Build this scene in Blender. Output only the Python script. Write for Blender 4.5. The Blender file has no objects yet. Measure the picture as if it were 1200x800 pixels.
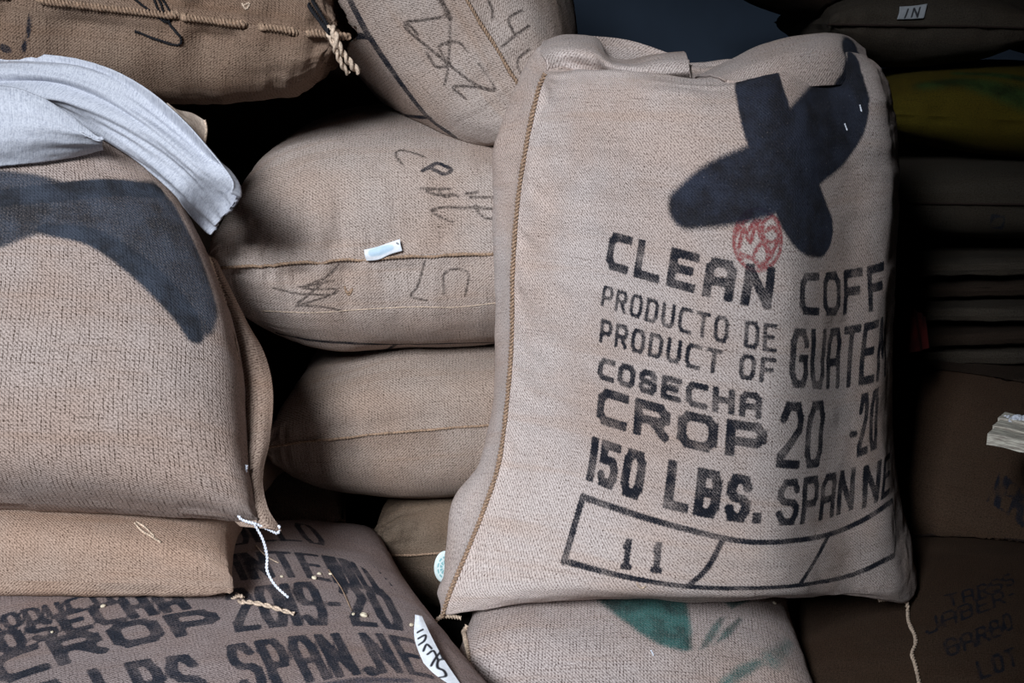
import bpy, math
import numpy as np
from mathutils import Vector, Matrix, Euler
from mathutils.bvhtree import BVHTree

# ------------------------------------------------------------------ camera, world, light, exposure
S = bpy.context.scene
CAM_LOC = Vector((0.0, -2.1, 1.2))
PITCH = math.radians(13.0)
FPX = 50.0 / 36.0 * 1200.0
cam_d = bpy.data.cameras.new('camera')
cam_d.lens = 50.0
cam_d.sensor_width = 36.0
cam = bpy.data.objects.new('camera', cam_d)
S.collection.objects.link(cam)
cam.location = CAM_LOC
cam.rotation_euler = (math.radians(90) - PITCH, 0, 0)
S.camera = cam

world = bpy.data.worlds.new('world')
S.world = world
world.use_nodes = True
bg = world.node_tree.nodes['Background']
bg.inputs['Color'].default_value = (0.78, 0.87, 1.0, 1)
bg.inputs["Strength"].default_value = 0.3

def area_light(name, loc, target, size, size_y, power, color):
    d = bpy.data.lights.new(name, 'AREA')
    d.shape = 'RECTANGLE'
    d.size, d.size_y, d.energy, d.color = size, size_y, power, color
    o = bpy.data.objects.new(name, d)
    S.collection.objects.link(o)
    o.location = loc
    o.rotation_euler = (Vector(target) - Vector(loc)).to_track_quat('-Z', 'Y').to_euler()
    return o

# daylight from outside, falling through the opening of an unseen added wall
area_light('yard_daylight', (-2.9, -9.2, 5.6), (-0.05, 0.0, 0.7), 2.8, 2.6, 1950.0, (0.90, 0.95, 1.0))

S.view_settings.view_transform = 'Standard'
S.view_settings.look = 'None'
S.view_settings.exposure = 0.0
S.view_settings.gamma = 1.0
S.view_settings.use_curve_mapping = False

C = S.collection
rng = np.random.RandomState(7)

# ------------------------------------------------------------------ maths helpers
def ray_dir(px, py):
    dx, dy = (px - 600.0) / FPX, (400.0 - py) / FPX
    c, s = math.cos(PITCH), math.sin(PITCH)
    return Vector((dx, c + dy * s, -s + dy * c))

def at(px, py, Y):
    d = ray_dir(px, py)
    t = (Y - CAM_LOC.y) / d.y
    return CAM_LOC + d * t

def vnoise(x, y, seed=0):
    """smooth value noise 0..1"""
    x = np.asarray(x, float) + 1000.0; y = np.asarray(y, float) + 1000.0
    xi, yi = np.floor(x), np.floor(y)
    fx, fy = x - xi, y - yi
    fx = fx * fx * (3 - 2 * fx); fy = fy * fy * (3 - 2 * fy)
    def h(a, b):
        v = np.sin(a * 127.1 + b * 311.7 + seed * 74.7) * 43758.5453
        return v - np.floor(v)
    return (h(xi, yi) * (1 - fx) + h(xi + 1, yi) * fx) * (1 - fy) + (h(xi, yi + 1) * (1 - fx) + h(xi + 1, yi + 1) * fx) * fy

def fbm(x, y, seed=0, octv=3):
    a, s, t = 1.0, 0.0, 0.0
    for k in range(octv):
        s = s + a * vnoise(x * 2 ** k, y * 2 ** k, seed + k * 13); t += a; a *= 0.5
    return s / t - 0.5

def smooth(e0, e1, x):
    t = np.clip((x - e0) / (e1 - e0), 0, 1)
    return t * t * (3 - 2 * t)

def crm(n, m, periodic):
    """matrix (m, n) of Catmull-Rom weights for n knots sampled m times"""
    M = np.zeros((m, n))
    span = n if periodic else n - 1
    for i, u in enumerate(np.linspace(0, span, m)):
        k = min(int(u), span - 1); f = u - k
        w = (-.5 * f + f * f - .5 * f ** 3, 1 - 2.5 * f * f + 1.5 * f ** 3, .5 * f + 2 * f * f - 1.5 * f ** 3, -.5 * f * f + .5 * f ** 3)
        for j, ww in zip((k - 1, k, k + 1, k + 2), w):
            if periodic:
                M[i, j % n] += ww
            elif j < 0:
                M[i, 0] += 2 * ww; M[i, 1] -= ww
            elif j > n - 1:
                M[i, n - 1] += 2 * ww; M[i, n - 2] -= ww
            else:
                M[i, j] += ww
    return M

def normals_of(P):
    du = np.gradient(P, axis=1); dv = np.gradient(P, axis=0)
    n = np.cross(du, dv)
    return n / np.maximum(np.linalg.norm(n, axis=2, keepdims=True), 1e-9)

# ------------------------------------------------------------------ object helpers
def obj(name, me, mat=None, parent=None):
    o = bpy.data.objects.new(name, me)
    C.objects.link(o)
    if mat is not None:
        me.materials.clear(); me.materials.append(mat)
    if parent is not None:
        o.parent = parent
        o.matrix_parent_inverse = parent.matrix_world.inverted() if parent.type == 'EMPTY' else Matrix()
    return o

def thing(name, label, cat, loc, group=None):
    o = bpy.data.objects.new(name, None)
    o.empty_display_size = 0.05
    C.objects.link(o)
    o.location = loc
    o.matrix_world = Matrix.Translation(loc)
    o['label'] = label; o['category'] = cat
    if group: o['group'] = group
    return o

def mesh_from(V, F, smooth_shade=True, uv=None, ink=None, name='mesh'):
    me = bpy.data.meshes.new(name)
    V = np.asarray(V, np.float32); F = np.asarray(F, np.int32)
    k = F.shape[1]
    me.vertices.add(len(V)); me.vertices.foreach_set('co', V.ravel())
    me.loops.add(F.size); me.loops.foreach_set('vertex_index', F.ravel())
    me.polygons.add(len(F)); me.polygons.foreach_set('loop_start', np.arange(0, F.size, k, dtype=np.int32))
    me.polygons.foreach_set('use_smooth', np.full(len(F), smooth_shade))
    if uv is not None:
        l = me.uv_layers.new(name='UVMap')
        l.data.foreach_set('uv', np.asarray(uv, np.float32)[F.ravel()].ravel())
    if ink is not None:
        a = me.attributes.new('ink', 'FLOAT_COLOR', 'POINT')
        a.data.foreach_set('color', np.asarray(ink, np.float32).ravel())
    me.update(calc_edges=True)
    return me

def gridfaces(R, Cn, off=0, flip=False):
    i = np.arange(R - 1)[:, None] * Cn + np.arange(Cn - 1)[None, :] + off
    q = np.stack([i, i + 1, i + 1 + Cn, i + Cn], -1).reshape(-1, 4)
    return q[:, ::-1] if flip else q

def press(a, b, axis, sgn, gap=.005):
    """cloth of a gives way where it meets b: pushed out of b along one axis"""
    lo, hi = b.V.min(0), b.V.max(0)
    ax = Vector([sgn if i == axis else 0 for i in range(3)])
    changed = 0
    for P, UV, f in a.grids:
        flat = P.reshape(-1, 3)
        idx = np.where(((flat > lo) & (flat < hi)).all(1))[0]
        for i in idx:
            p = Vector(flat[i])
            q = p.copy(); q[axis] = p[axis] + sgn * 2
            h = b.bvh.ray_cast(q, -ax, 2.0)[0]
            if h is None: continue
            q[axis] = p[axis] - sgn * 2
            h2 = b.bvh.ray_cast(q, ax, 2.0)[0]
            if h2 is None: continue
            flat[i, axis] = h[axis] + sgn * gap; changed += 1
    a.V = np.concatenate([g[0].reshape(-1, 3) for g in a.grids]); a._bvh()
    return changed

def touch(a, b, axis, sgn):
    press(a, b, axis, sgn); press(b, a, axis, -sgn, .002)

class Body:
    """cloth body made of grids; each grid (P[R,C,3], UV[R,C,2], flip)"""
    def __init__(self, grids):
        self.grids = grids = [(np.ascontiguousarray(g[0]), g[1], g[2]) for g in grids]
        self.uv = np.concatenate([g[1].reshape(-1, 2) for g in grids])
        self.V = np.concatenate([g[0].reshape(-1, 3) for g in grids])
        self.ink = np.zeros((len(self.V), 4)); self.ink[:, 3] = 0
        self._bvh()
    def _bvh(self):
        vs, fs, uvs, off = [], [], [], 0
        for P, UV, flip in self.grids:
            R, Cn = P.shape[:2]
            st = 1 if R * Cn < 40000 else 2
            ri = np.unique(np.append(np.arange(0, R, st), R - 1)); ci = np.unique(np.append(np.arange(0, Cn, st), Cn - 1))
            vs.append(P[np.ix_(ri, ci)].reshape(-1, 3)); uvs.append(UV[np.ix_(ri, ci)].reshape(-1, 2))
            fs.append(gridfaces(len(ri), len(ci), off, flip)); off += len(ri) * len(ci)
        self.bv = np.concatenate(vs); self.buv = np.concatenate(uvs); f = np.concatenate(fs)
        self.bf = np.concatenate([f[:, [0, 1, 2]], f[:, [0, 2, 3]]])
        self.bvh = BVHTree.FromPolygons(self.bv.tolist(), self.bf.tolist())
    def hit(self, px, py):
        d = ray_dir(px, py).normalized()
        loc, n, idx, dist = self.bvh.ray_cast(CAM_LOC, d)
        if loc is None:
            # nearest point on the surface to the ray, at the depth of the body
            c = Vector(self.V.mean(0)); best = None
            for k in np.linspace(-.6, .6, 25):
                q = CAM_LOC + d * ((c - CAM_LOC).dot(d) + k)
                r = self.bvh.find_nearest(q)
                if best is None or r[3] < best[3]: best = r
            loc, n, idx, dist = best
        if n.dot(d) > 0: n = -n
        return loc, n, idx
    def uvat(self, px, py):
        loc, n, idx = self.hit(px, py)
        tri = self.bf[idx]; a, b, c = (self.bv[k] for k in tri)
        v0, v1, v2 = b - a, c - a, np.array(loc) - a
        d00, d01, d11, d20, d21 = v0 @ v0, v0 @ v1, v1 @ v1, v2 @ v0, v2 @ v1
        den = d00 * d11 - d01 * d01 + 1e-20
        v = (d11 * d20 - d01 * d21) / den; w = (d00 * d21 - d01 * d20) / den
        return self.buv[tri[0]] * (1 - v - w) + self.buv[tri[1]] * v + self.buv[tri[2]] * w
    def mesh(self, name='burlap'):
        F, off = [], 0
        for P, UV, flip in self.grids:
            F.append(gridfaces(P.shape[0], P.shape[1], off, flip)); off += P.shape[0] * P.shape[1]
        return mesh_from(self.V, np.concatenate(F), True, self.uv, self.ink, name)
    def top_at(self, x, y):
        loc, n, i, d = self.bvh.ray_cast(Vector((x, y, 3)), Vector((0, 0, -1)))
        return loc

# ------------------------------------------------------------------ stencil lettering (strokes in the sack's own cloth coordinates)
c_ = .22
GLYPH = {
 'A': [[(0,0),(0,1-c_),(c_,1),(1-c_,1),(1,1-c_),(1,0)],[(0,.42),(1,.42)]],
 'B': [[(0,0),(0,1),(1-c_,1),(1,1-c_),(1,.62),(.85,.52),(0,.52)],[(.85,.52),(1,.4),(1,c_),(1-c_,0),(0,0)]],
 'C': [[(1,1),(c_,1),(0,1-c_),(0,c_),(c_,0),(1,0)]],
 'D': [[(0,0),(0,1),(1-c_,1),(1,1-c_),(1,c_),(1-c_,0),(0,0)]],
 'E': [[(1,1),(0,1),(0,0),(1,0)],[(0,.52),(.8,.52)]],
 'F': [[(1,1),(0,1),(0,0)],[(0,.52),(.8,.52)]],
 'G': [[(1,.8),(1,1-c_),(1-c_,1),(c_,1),(0,1-c_),(0,c_),(c_,0),(1-c_,0),(1,c_),(1,.5),(.6,.5)]],
 'H': [[(0,0),(0,1)],[(1,0),(1,1)],[(0,.52),(1,.52)]],
 'I': [[(.5,0),(.5,1)]],
 'J': [[(1,1),(1,c_),(1-c_,0),(c_,0),(0,c_)]],
 'L': [[(0,1),(0,0),(1,0)]],
 'M': [[(0,0),(0,1),(.5,.35),(1,1),(1,0)]],
 'N': [[(0,0),(0,1),(1,0),(1,1)]],
 'O': [[(c_,1),(0,1-c_),(0,c_),(c_,0),(1-c_,0),(1,c_),(1,1-c_),(1-c_,1),(c_,1)]],
 'P': [[(0,0),(0,1),(1-c_,1),(1,1-c_),(1,.58),(.8,.42),(0,.42)]],
 'R': [[(0,0),(0,1),(1-c_,1),(1,1-c_),(1,.62),(.8,.48),(0,.48)],[(.5,.48),(1,0)]],
 'S': [[(1,.8),(1-c_,1),(c_,1),(0,1-c_),(0,.65),(.2,.52),(.8,.48),(1,.36),(1,c_),(1-c_,0),(c_,0),(0,.2)]],
 'T': [[(0,1),(1,1)],[(.5,0),(.5,1)]],
 'U': [[(0,1),(0,c_),(c_,0),(1-c_,0),(1,c_),(1,1)]],
 'V': [[(0,1),(.5,0),(1,1)]],
 'X': [[(0,0),(1,1)],[(0,1),(1,0)]],
 'Y': [[(0,1),(.5,.5),(1,1)],[(.5,.5),(.5,0)]],
 '0': [[(c_,1),(0,1-c_),(0,c_),(c_,0),(1-c_,0),(1,c_),(1,1-c_),(1-c_,1),(c_,1)]],
 '1': [[(.5,0),(.5,1)]],
 '2': [[(0,.78),(c_,1),(1-c_,1),(1,1-c_),(1,.62),(0,.12),(0,0),(1,0)]],
 '5': [[(1,1),(0,1),(0,.58),(1-c_,.6),(1,.6-c_),(1,c_),(1-c_,0),(c_,0),(0,.16)]],
 '9': [[(0,.14),(c_,0),(1-c_,0),(1,c_),(1,1-c_),(1-c_,1),(c_,1),(0,1-c_),(0,.6),(c_,.45),(1,.45)]],
 '-': [[(.05,.45),(.95,.45)]],
 '.': [[(.5,0),(.5,.05)]],
 '!': [[(.5,0),(.5,1)],[(.2,0),(.8,0)],[(.22,.78),(.5,1)]],     # seriffed figure one
}
GW = {'I': .28, '1': .28, '!': .5, '.': .26, '-': .55, ' ': .5, 'M': 1.15}
SDF_R = 0.02          # metres covered by half the stored range

def seg_sdf(P, a, b, sw):
    a, b = np.array(a), np.array(b); d = b - a; L = np.hypot(*d)
    if L < 1e-9:
        return np.hypot(P[:, 0] - a[0], P[:, 1] - a[1]) - sw / 2
    d = d / L; q = P - a; al = q @ d; pe = q @ np.array([-d[1], d[0]])
    if min(abs(d[0]), abs(d[1])) < .05:
        dx = np.maximum(-al, al - L) - sw / 2; dy = np.abs(pe) - sw / 2
        return np.minimum(np.maximum(dx, dy), 0) + np.hypot(np.maximum(dx, 0), np.maximum(dy, 0))
    return np.hypot(q[:, 0] - np.clip(al, 0, L) * d[0], q[:, 1] - np.clip(al, 0, L) * d[1]) - sw / 2

def lag(pts):
    """curve through 2 or 3 points, parameter by chord length"""
    p = np.array(pts, float)
    if len(p) == 2:
        return lambda s: p[0] + np.outer(s, p[1] - p[0])
    l1 = np.linalg.norm(p[1] - p[0]); m = l1 / (l1 + np.linalg.norm(p[2] - p[1]))
    def f(s):
        s = np.asarray(s, float)
        w0 = (s - m) * (s - 1) / (m); w1 = s * (s - 1) / (m * (m - 1)); w2 = s * (s - m) / (1 - m)
        return np.outer(w0, p[0]) + np.outer(w1, p[1]) + np.outer(w2, p[2])
    return f

def put(body, idx, sd, ch):
    v = np.clip(.5 - sd / (2 * SDF_R), 0, 1)
    body.ink[idx, ch] = np.maximum(body.ink[idx, ch], v)

def text(body, s, base, top, sw, ch=0, gap=.22, over=0.0):
    """letters between two curves; base/top are photo points resolved to cloth coordinates"""
    ub = np.array([body.uvat(*p) for p in base]); ut = np.array([body.uvat(*p) for p in top])
    fb, ft = lag(ub), lag(ut)
    L = np.linalg.norm(np.diff(ub, axis=0), axis=1).sum(); H = np.linalg.norm(ub - ut, axis=1).mean()
    lo = np.minimum(ub.min(0), ut.min(0)) - .03 - over * L; hi = np.maximum(ub.max(0), ut.max(0)) + .03 + over * L
    idx = np.where(((body.uv > lo) & (body.uv < hi)).all(1))[0]
    if not len(idx): return
    Q = body.uv[idx]
    ax = ub[-1] - ub[0]; ay = (ut - ub).mean(0)
    A = np.linalg.inv(np.array([ax, ay]).T); st = (Q - ub[0]) @ A.T
    e = 1e-4
    for _ in range(5):
        def F(a): return fb(a[:, 0]) + (ft(a[:, 0]) - fb(a[:, 0])) * a[:, 1:2]
        f0 = F(st); r = Q - f0
        js = (F(st + [e, 0]) - f0) / e; jt = (F(st + [0, e]) - f0) / e
        det = js[:, 0] * jt[:, 1] - js[:, 1] * jt[:, 0]; det = np.where(np.abs(det) < 1e-9, 1e-9, det)
        st = st + np.stack([(r[:, 0] * jt[:, 1] - r[:, 1] * jt[:, 0]) / det, (js[:, 0] * r[:, 1] - js[:, 1] * r[:, 0]) / det], 1)
        st = np.clip(st, -3, 4)
    M = st * [L, H]
    wd = [GW.get(k, 1.0) for k in s]; tot = sum(wd) + gap * (len(s) - 1); un = L / tot
    x = 0.0
    for k, w in zip(s, wd):
        if k != ' ':
            x0, x1 = x * un + sw / 2, (x + w) * un - sw / 2
            near = np.where((M[:, 0] > x * un - .02) & (M[:, 0] < (x + w) * un + .02))[0]
            if len(near):
                sd = np.full(len(near), 1.0)
                for pl in GLYPH[k]:
                    q = [(x0 + (x1 - x0) * a, sw / 2 + (H - sw) * b) for a, b in pl]
                    for a, b in zip(q[:-1], q[1:]):
                        sd = np.minimum(sd, seg_sdf(M[near], a, b, sw))
                put(body, idx[near], sd, ch)
        x += w + gap

def spline2(pts, n=8):
    p = np.array(pts, float)
    if len(p) < 3: return p
    return crm(len(p), (len(p) - 1) * n + 1, False) @ p

def stroke(body, pts, sw, ch=0, curve=True, n=4):
    """a drawn line through photo points, laid in cloth coordinates"""
    P = spline2(pts, n) if curve else np.array(pts, float)
    u = np.array([body.uvat(*p) for p in P])
    lo, hi = u.min(0) - .03, u.max(0) + .03
    idx = np.where(((body.uv > lo) & (body.uv < hi)).all(1))[0]
    if not len(idx): return
    sd = np.full(len(idx), 1.0)
    for a, b in zip(u[:-1], u[1:]):
        if np.linalg.norm(b - a) < .25:
            d = b - a; L2 = d @ d + 1e-12; q = body.uv[idx] - a; t = np.clip(q @ d / L2, 0, 1)
            sd = np.minimum(sd, np.hypot(q[:, 0] - t * d[0], q[:, 1] - t * d[1]) - sw / 2)
    put(body, idx, sd, ch)

def spray(body, pts, rad, soft, op=1.0, ch=1, n=5):
    """soft-edged paint stroke: rad in metres at each point"""
    P = spline2([(p[0], p[1], r) for p, r in zip(pts, rad)], n) if len(pts) > 2 else np.array([(p[0], p[1], r) for p, r in zip(pts, rad)])
    u = np.array([body.uvat(a, b) for a, b, _ in P]); r = P[:, 2]
    lo, hi = u.min(0) - r.max() - .08, u.max(0) + r.max() + .08
    idx = np.where(((body.uv > lo) & (body.uv < hi)).all(1))[0]
    if not len(idx): return
    best = np.zeros(len(idx))
    for k in range(len(u) - 1):
        a, b = u[k], u[k + 1]; d = b - a
        if np.linalg.norm(d) > .3: continue
        q = body.uv[idx] - a; t = np.clip(q @ d / (d @ d + 1e-12), 0, 1)
        dist = np.hypot(q[:, 0] - t * d[0], q[:, 1] - t * d[1])
        rr = r[k] + (r[k + 1] - r[k]) * t
        best = np.maximum(best, smooth(0, 1, (rr - dist) / soft + .5))
    body.ink[idx, ch] = np.maximum(body.ink[idx, ch], best * op)

def polyfill(body, pts, ch, soft=.004, op=1.0):
    """filled outline of paint"""
    u = np.array([body.uvat(*p) for p in pts]); lo, hi = u.min(0) - .02, u.max(0) + .02
    idx = np.where(((body.uv > lo) & (body.uv < hi)).all(1))[0]
    if not len(idx): return
    Q = body.uv[idx]; inside = np.zeros(len(idx), bool); dist = np.full(len(idx), 1.0)
    for a, b in zip(u, np.roll(u, -1, 0)):
        cond = ((a[1] > Q[:, 1]) != (b[1] > Q[:, 1]))
        xs = (b[0] - a[0]) * (Q[:, 1] - a[1]) / (b[1] - a[1] + 1e-12) + a[0]
        inside ^= cond & (Q[:, 0] < xs)
        d = b - a; q = Q - a; t = np.clip(q @ d / (d @ d + 1e-12), 0, 1)
        dist = np.minimum(dist, np.hypot(q[:, 0] - t * d[0], q[:, 1] - t * d[1]))
    sd = np.where(inside, -dist, dist)
    body.ink[idx, ch] = np.maximum(body.ink[idx, ch], smooth(0, 1, .5 - sd / soft) * op)

# ------------------------------------------------------------------ materials
class NT:
    def __init__(self, name):
        self.m = bpy.data.materials.new(name); self.m.use_nodes = True
        self.t = self.m.node_tree; self.n = self.t.nodes; self.l = self.t.links
        self.b = self.n['Principled BSDF']
    def put(self, v, sock):
        if isinstance(v, bpy.types.NodeSocket): self.l.new(v, sock)
        elif v is not None: sock.default_value = v
    def math(self, op, a, b=None, c=None, clamp=False):
        nd = self.n.new('ShaderNodeMath'); nd.operation = op; nd.use_clamp = clamp
        for i, v in enumerate((a, b, c)): self.put(v, nd.inputs[i])
        return nd.outputs[0]
    def vmath(self, op, a, b=None, scale=None):
        nd = self.n.new('ShaderNodeVectorMath'); nd.operation = op
        self.put(a, nd.inputs[0]); self.put(b, nd.inputs[1])
        if scale is not None: self.put(scale, nd.inputs['Scale'])
        return nd.outputs[0]
    def noise(self, vec, scale, detail=2.0, rough=.5, color=False):
        nd = self.n.new('ShaderNodeTexNoise'); self.put(vec, nd.inputs['Vector'])
        nd.inputs['Scale'].default_value = scale; nd.inputs['Detail'].default_value = detail; nd.inputs['Roughness'].default_value = rough
        return nd.outputs['Color' if color else 'Fac']
    def mix(self, f, a, b, mode='MIX'):
        nd = self.n.new('ShaderNodeMix'); nd.data_type = 'RGBA'; nd.blend_type = mode
        self.put(f, nd.inputs['Factor'])
        self.put(a, nd.inputs['A'] if not isinstance(nd.inputs[6], type(None)) and False else nd.inputs[6]); self.put(b, nd.inputs[7])
        return nd.outputs[2]
    def ramp(self, x, a, b, lo=0.0, hi=1.0, smoothstep=True):
        nd = self.n.new('ShaderNodeMapRange'); nd.interpolation_type = 'SMOOTHSTEP' if smoothstep else 'LINEAR'
        self.put(x, nd.inputs[0]); self.put(a, nd.inputs[1]); self.put(b, nd.inputs[2]); self.put(lo, nd.inputs[3]); self.put(hi, nd.inputs[4])
        return nd.outputs[0]

def rgb(h):
    """sRGB 0-255 triple to linear"""
    return tuple(((c / 255.0) / 12.92 if c / 255.0 <= .04045 else ((c / 255.0 + .055) / 1.055) ** 2.4) for c in h) + (1,)

def burlap(name, light, dark, pitch=.0030, ink=(30, 32, 40), spraycol=(38, 46, 62), redcol=(142, 48, 54), contrast=1.0, gap=.35, wear=.12, stain=None, penn=.88):
    """plain woven jute with printed ink taken from the 'ink' attribute"""
    k = NT(name)
    uvn = k.n.new('ShaderNodeUVMap'); uvn.uv_map = 'UVMap'; uv = uvn.outputs[0]
    wob = k.vmath('SCALE', k.vmath('SUBTRACT', k.noise(uv, 55.0, 2, .5, True), (.5, .5, .5)), scale=.0034)
    uw = k.vmath('ADD', uv, wob)
    sp = k.n.new('ShaderNodeSeparateXYZ'); k.l.new(uw, sp.inputs[0])
    X, Y = k.math('MULTIPLY', sp.outputs[0], 1 / pitch), k.math('MULTIPLY', sp.outputs[1], 1 / (pitch * .95))
    gx = k.math('ABSOLUTE', k.math('SINE', k.math('MULTIPLY', X, math.pi)))
    gy = k.math('ABSOLUTE', k.math('SINE', k.math('MULTIPLY', Y, math.pi)))
    # single threads vary along their length, so the gaps between them open and close
    warpn = k.noise(k.vmath('MULTIPLY', uw, (1 / pitch, 30, 1)), 1.0, 2)
    weftn = k.noise(k.vmath('MULTIPLY', uw, (30, 1 / pitch, 1)), 1.0, 2)
    gapx = k.math('MULTIPLY', k.ramp(gx, 0.0, .6, 1, 0), k.ramp(warpn, .35, .7, .15, 1.0))
    gapy = k.math('MULTIPLY', k.ramp(gy, 0.0, .6, 1, 0), k.ramp(weftn, .35, .7, .15, 1.0))
    twill = k.math('SINE', k.math('MULTIPLY', k.math('ADD', X, Y), 2 * math.pi))
    fuzz = k.math('SUBTRACT', k.noise(uv, 330.0, 3, .8), .5)
    speck = k.ramp(k.noise(uw, 260.0, 1, .5), .66, .76)
    h = k.math('ADD', k.math('MULTIPLY', twill, .2), .84)
    h = k.math('SUBTRACT', h, k.math('MULTIPLY', gapx, gap))
    h = k.math('SUBTRACT', h, k.math('MULTIPLY', gapy, gap * .45))
    slubw = k.noise(k.vmath('MULTIPLY', uw, (9, 230, 1)), 1.0, 2)
    slubv = k.noise(k.vmath('MULTIPLY', uw, (230, 9, 1)), 1.0, 2)
    h = k.math('SUBTRACT', h, k.ramp(slubw, .60, .78, 0, .22))
    h = k.math('SUBTRACT', h, k.ramp(slubv, .62, .80, 0, .16))
    hh = k.math('SUBTRACT', k.math('ADD', h, k.math('MULTIPLY', fuzz, 2.6)), k.math('MULTIPLY', speck, .5))
    fac = k.ramp(hh, .66 - .52 * contrast, .66 + .42 * contrast, smoothstep=False)
    big = k.noise(uv, 5.0, 3, .55)
    streak = k.noise(k.vmath('MULTIPLY', uv, (3, 40, 1)), 1.0, 3)
    lightv = k.mix(k.ramp(big, .35, .7), rgb(light), rgb([min(255, c * f) for c, f in zip(light, (.97, .93, .90))]))
    lightv = k.mix(k.ramp(streak, .5, .75, 0, .35), lightv, rgb([c * f for c, f in zip(light, (.92, .84, .77))]))
    col = k.mix(fac, rgb(dark), lightv)
    att = k.n.new('ShaderNodeAttribute'); att.attribute_name = 'ink'
    sc = k.n.new('ShaderNodeSeparateColor'); k.l.new(att.outputs['Color'], sc.inputs[0])
    edge = k.math('ADD', k.math('MULTIPLY', k.math('SUBTRACT', k.noise(uv, 420.0, 2, .6), .5), .10), k.math('MULTIPLY', k.math('SUBTRACT', h, .7), .08))
    worn = k.ramp(k.math('ADD', k.math('ADD', k.math('MULTIPLY', k.noise(uv, 26.0, 4, .6), .75), k.math('MULTIPLY', k.noise(uv, 600.0, 1), .3)), k.math('MULTIPLY', fac, .16)), .56, .86, 1.0, 1.0 - wear * 4)
    m_s = k.math('MULTIPLY', k.ramp(k.math('ADD', sc.outputs[0], edge), .478, .522), worn)
    m_g = k.ramp(k.math('ADD', sc.outputs[1], k.math('MULTIPLY', k.math('SUBTRACT', k.noise(uv, 380.0, 3, .7), .5), k.math('MULTIPLY', k.math('MULTIPLY', sc.outputs[1], k.math('SUBTRACT', 1.0, sc.outputs[1])), 5.0))), .12, .85, 0, .97)
    m_g = k.math('MULTIPLY', m_g, k.ramp(k.noise(uv, 330.0, 2, .6), .66, .80, 1, .72))
    pat = k.ramp(k.noise(uv, 240.0, 2, .6), .36, .56, .55, 1)
    m_r = k.math('MULTIPLY', k.math('MULTIPLY', k.ramp(k.math('ADD', sc.outputs[2], edge), .47, .53), pat), .85)
    m_a = k.math('MULTIPLY', k.ramp(k.math('ADD', att.outputs['Alpha'], edge), .47, .53), k.math('MULTIPLY', pat, penn))
    sprv = k.mix(k.ramp(k.noise(uv, 16.0, 4, .65), .36, .66), rgb([c * 1.35 for c in spraycol]), rgb([c * .72 for c in spraycol]))
    sprv = k.mix(k.math('MULTIPLY', k.math('SUBTRACT', 1.0, fac), .5), sprv, rgb([c * .5 for c in spraycol]))
    inkv = k.mix(fac, rgb([c * .6 for c in ink]), rgb([min(255, c * 1.25) for c in ink]))
    col = k.mix(m_r, col, rgb(redcol))
    col = k.mix(m_g, col, sprv)
    col = k.mix(m_s, col, inkv)
    col = k.mix(m_a, col, rgb((34, 28, 28)))
    k.l.new(col, k.b.inputs['Base Color'])
    k.b.inputs['Roughness'].default_value = .95
    k.b.inputs['Specular IOR Level'].default_value = .12
    bp = k.n.new('ShaderNodeBump'); bp.inputs['Strength'].default_value = .75; bp.inputs['Distance'].default_value = .0014
    k.l.new(hh, bp.inputs['Height']); k.l.new(bp.outputs[0], k.b.inputs['Normal'])
    return k.m

def plain(name, col, rough=.9, var=.15, scale=40.0, bump=.0, spec=.2, stretch=(1, 1, 1)):
    k = NT(name)
    tc = k.n.new('ShaderNodeTexCoord')
    nz = k.noise(k.vmath('MULTIPLY', tc.outputs['Object'], stretch), scale, 4, .6)
    c = k.mix(k.ramp(nz, .3, .7), rgb([x * (1 - var) for x in col]), rgb([min(255, x * (1 + var)) for x in col]))
    k.l.new(c, k.b.inputs['Base Color']); k.b.inputs['Roughness'].default_value = rough
    k.b.inputs['Specular IOR Level'].default_value = spec
    if bump:
        bp = k.n.new('ShaderNodeBump'); bp.inputs['Strength'].default_value = .6; bp.inputs['Distance'].default_value = bump
        k.l.new(nz, bp.inputs['Height']); k.l.new(bp.outputs[0], k.b.inputs['Normal'])
    return k.m

M_hero = burlap('burlap_pale_jute', (218, 205, 201), (92, 74, 66), pitch=.0054, gap=.24, spraycol=(33, 39, 52))
M_left = burlap('burlap_brown_jute', (188, 173, 167), (64, 48, 39), pitch=.0062, gap=.62, spraycol=(44, 50, 60))
M_low = burlap('burlap_tan_jute', (186, 164, 150), (72, 52, 41), pitch=.0052, gap=.34)
M_print = burlap('burlap_grey_jute', (168, 154, 153), (66, 54, 52), pitch=.0052, gap=.25, ink=(42, 45, 54), wear=.11)
M_mid = burlap('burlap_mid_jute', (192, 178, 171), (74, 59, 50), pitch=.0054, gap=.34)
M_tag = burlap('burlap_ochre_jute', (176, 160, 150), (66, 50, 40), pitch=.0054, gap=.36)
M_umb = burlap('burlap_russet_jute', (146, 125, 110), (58, 42, 32), pitch=.0050, gap=.5)
M_emb = burlap('burlap_emblem_jute', (206, 193, 190), (78, 62, 57), pitch=.0052, gap=.6, spraycol=(46, 88, 86))
M_dark = burlap('burlap_dusky_jute', (126, 110, 96), (54, 43, 34), pitch=.004, gap=.2)
M_grey = burlap('burlap_dimmed_jute', (64, 59, 52), (32, 28, 24))  # heap materials from here carry the dim light in their base colours
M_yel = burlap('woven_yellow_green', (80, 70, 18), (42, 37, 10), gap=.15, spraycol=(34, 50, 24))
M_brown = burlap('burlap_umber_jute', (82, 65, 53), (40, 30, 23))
M_deepshade = burlap('burlap_deep_shade_jute', (54, 44, 37), (26, 20, 16))  # near-black colour standing in for deep shade in gaps and heap
M_shade = burlap('burlap_shade_jute', (70, 64, 57), (34, 30, 26))  # grey lowered to stand in for weak light on the heap
M_rope = plain('jute_twine', (186, 166, 148), .95, .2, 300, .0006)
M_ropedk = plain('jute_twine_brown', (140, 117, 99), .95, .25, 300, .0006)
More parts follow.
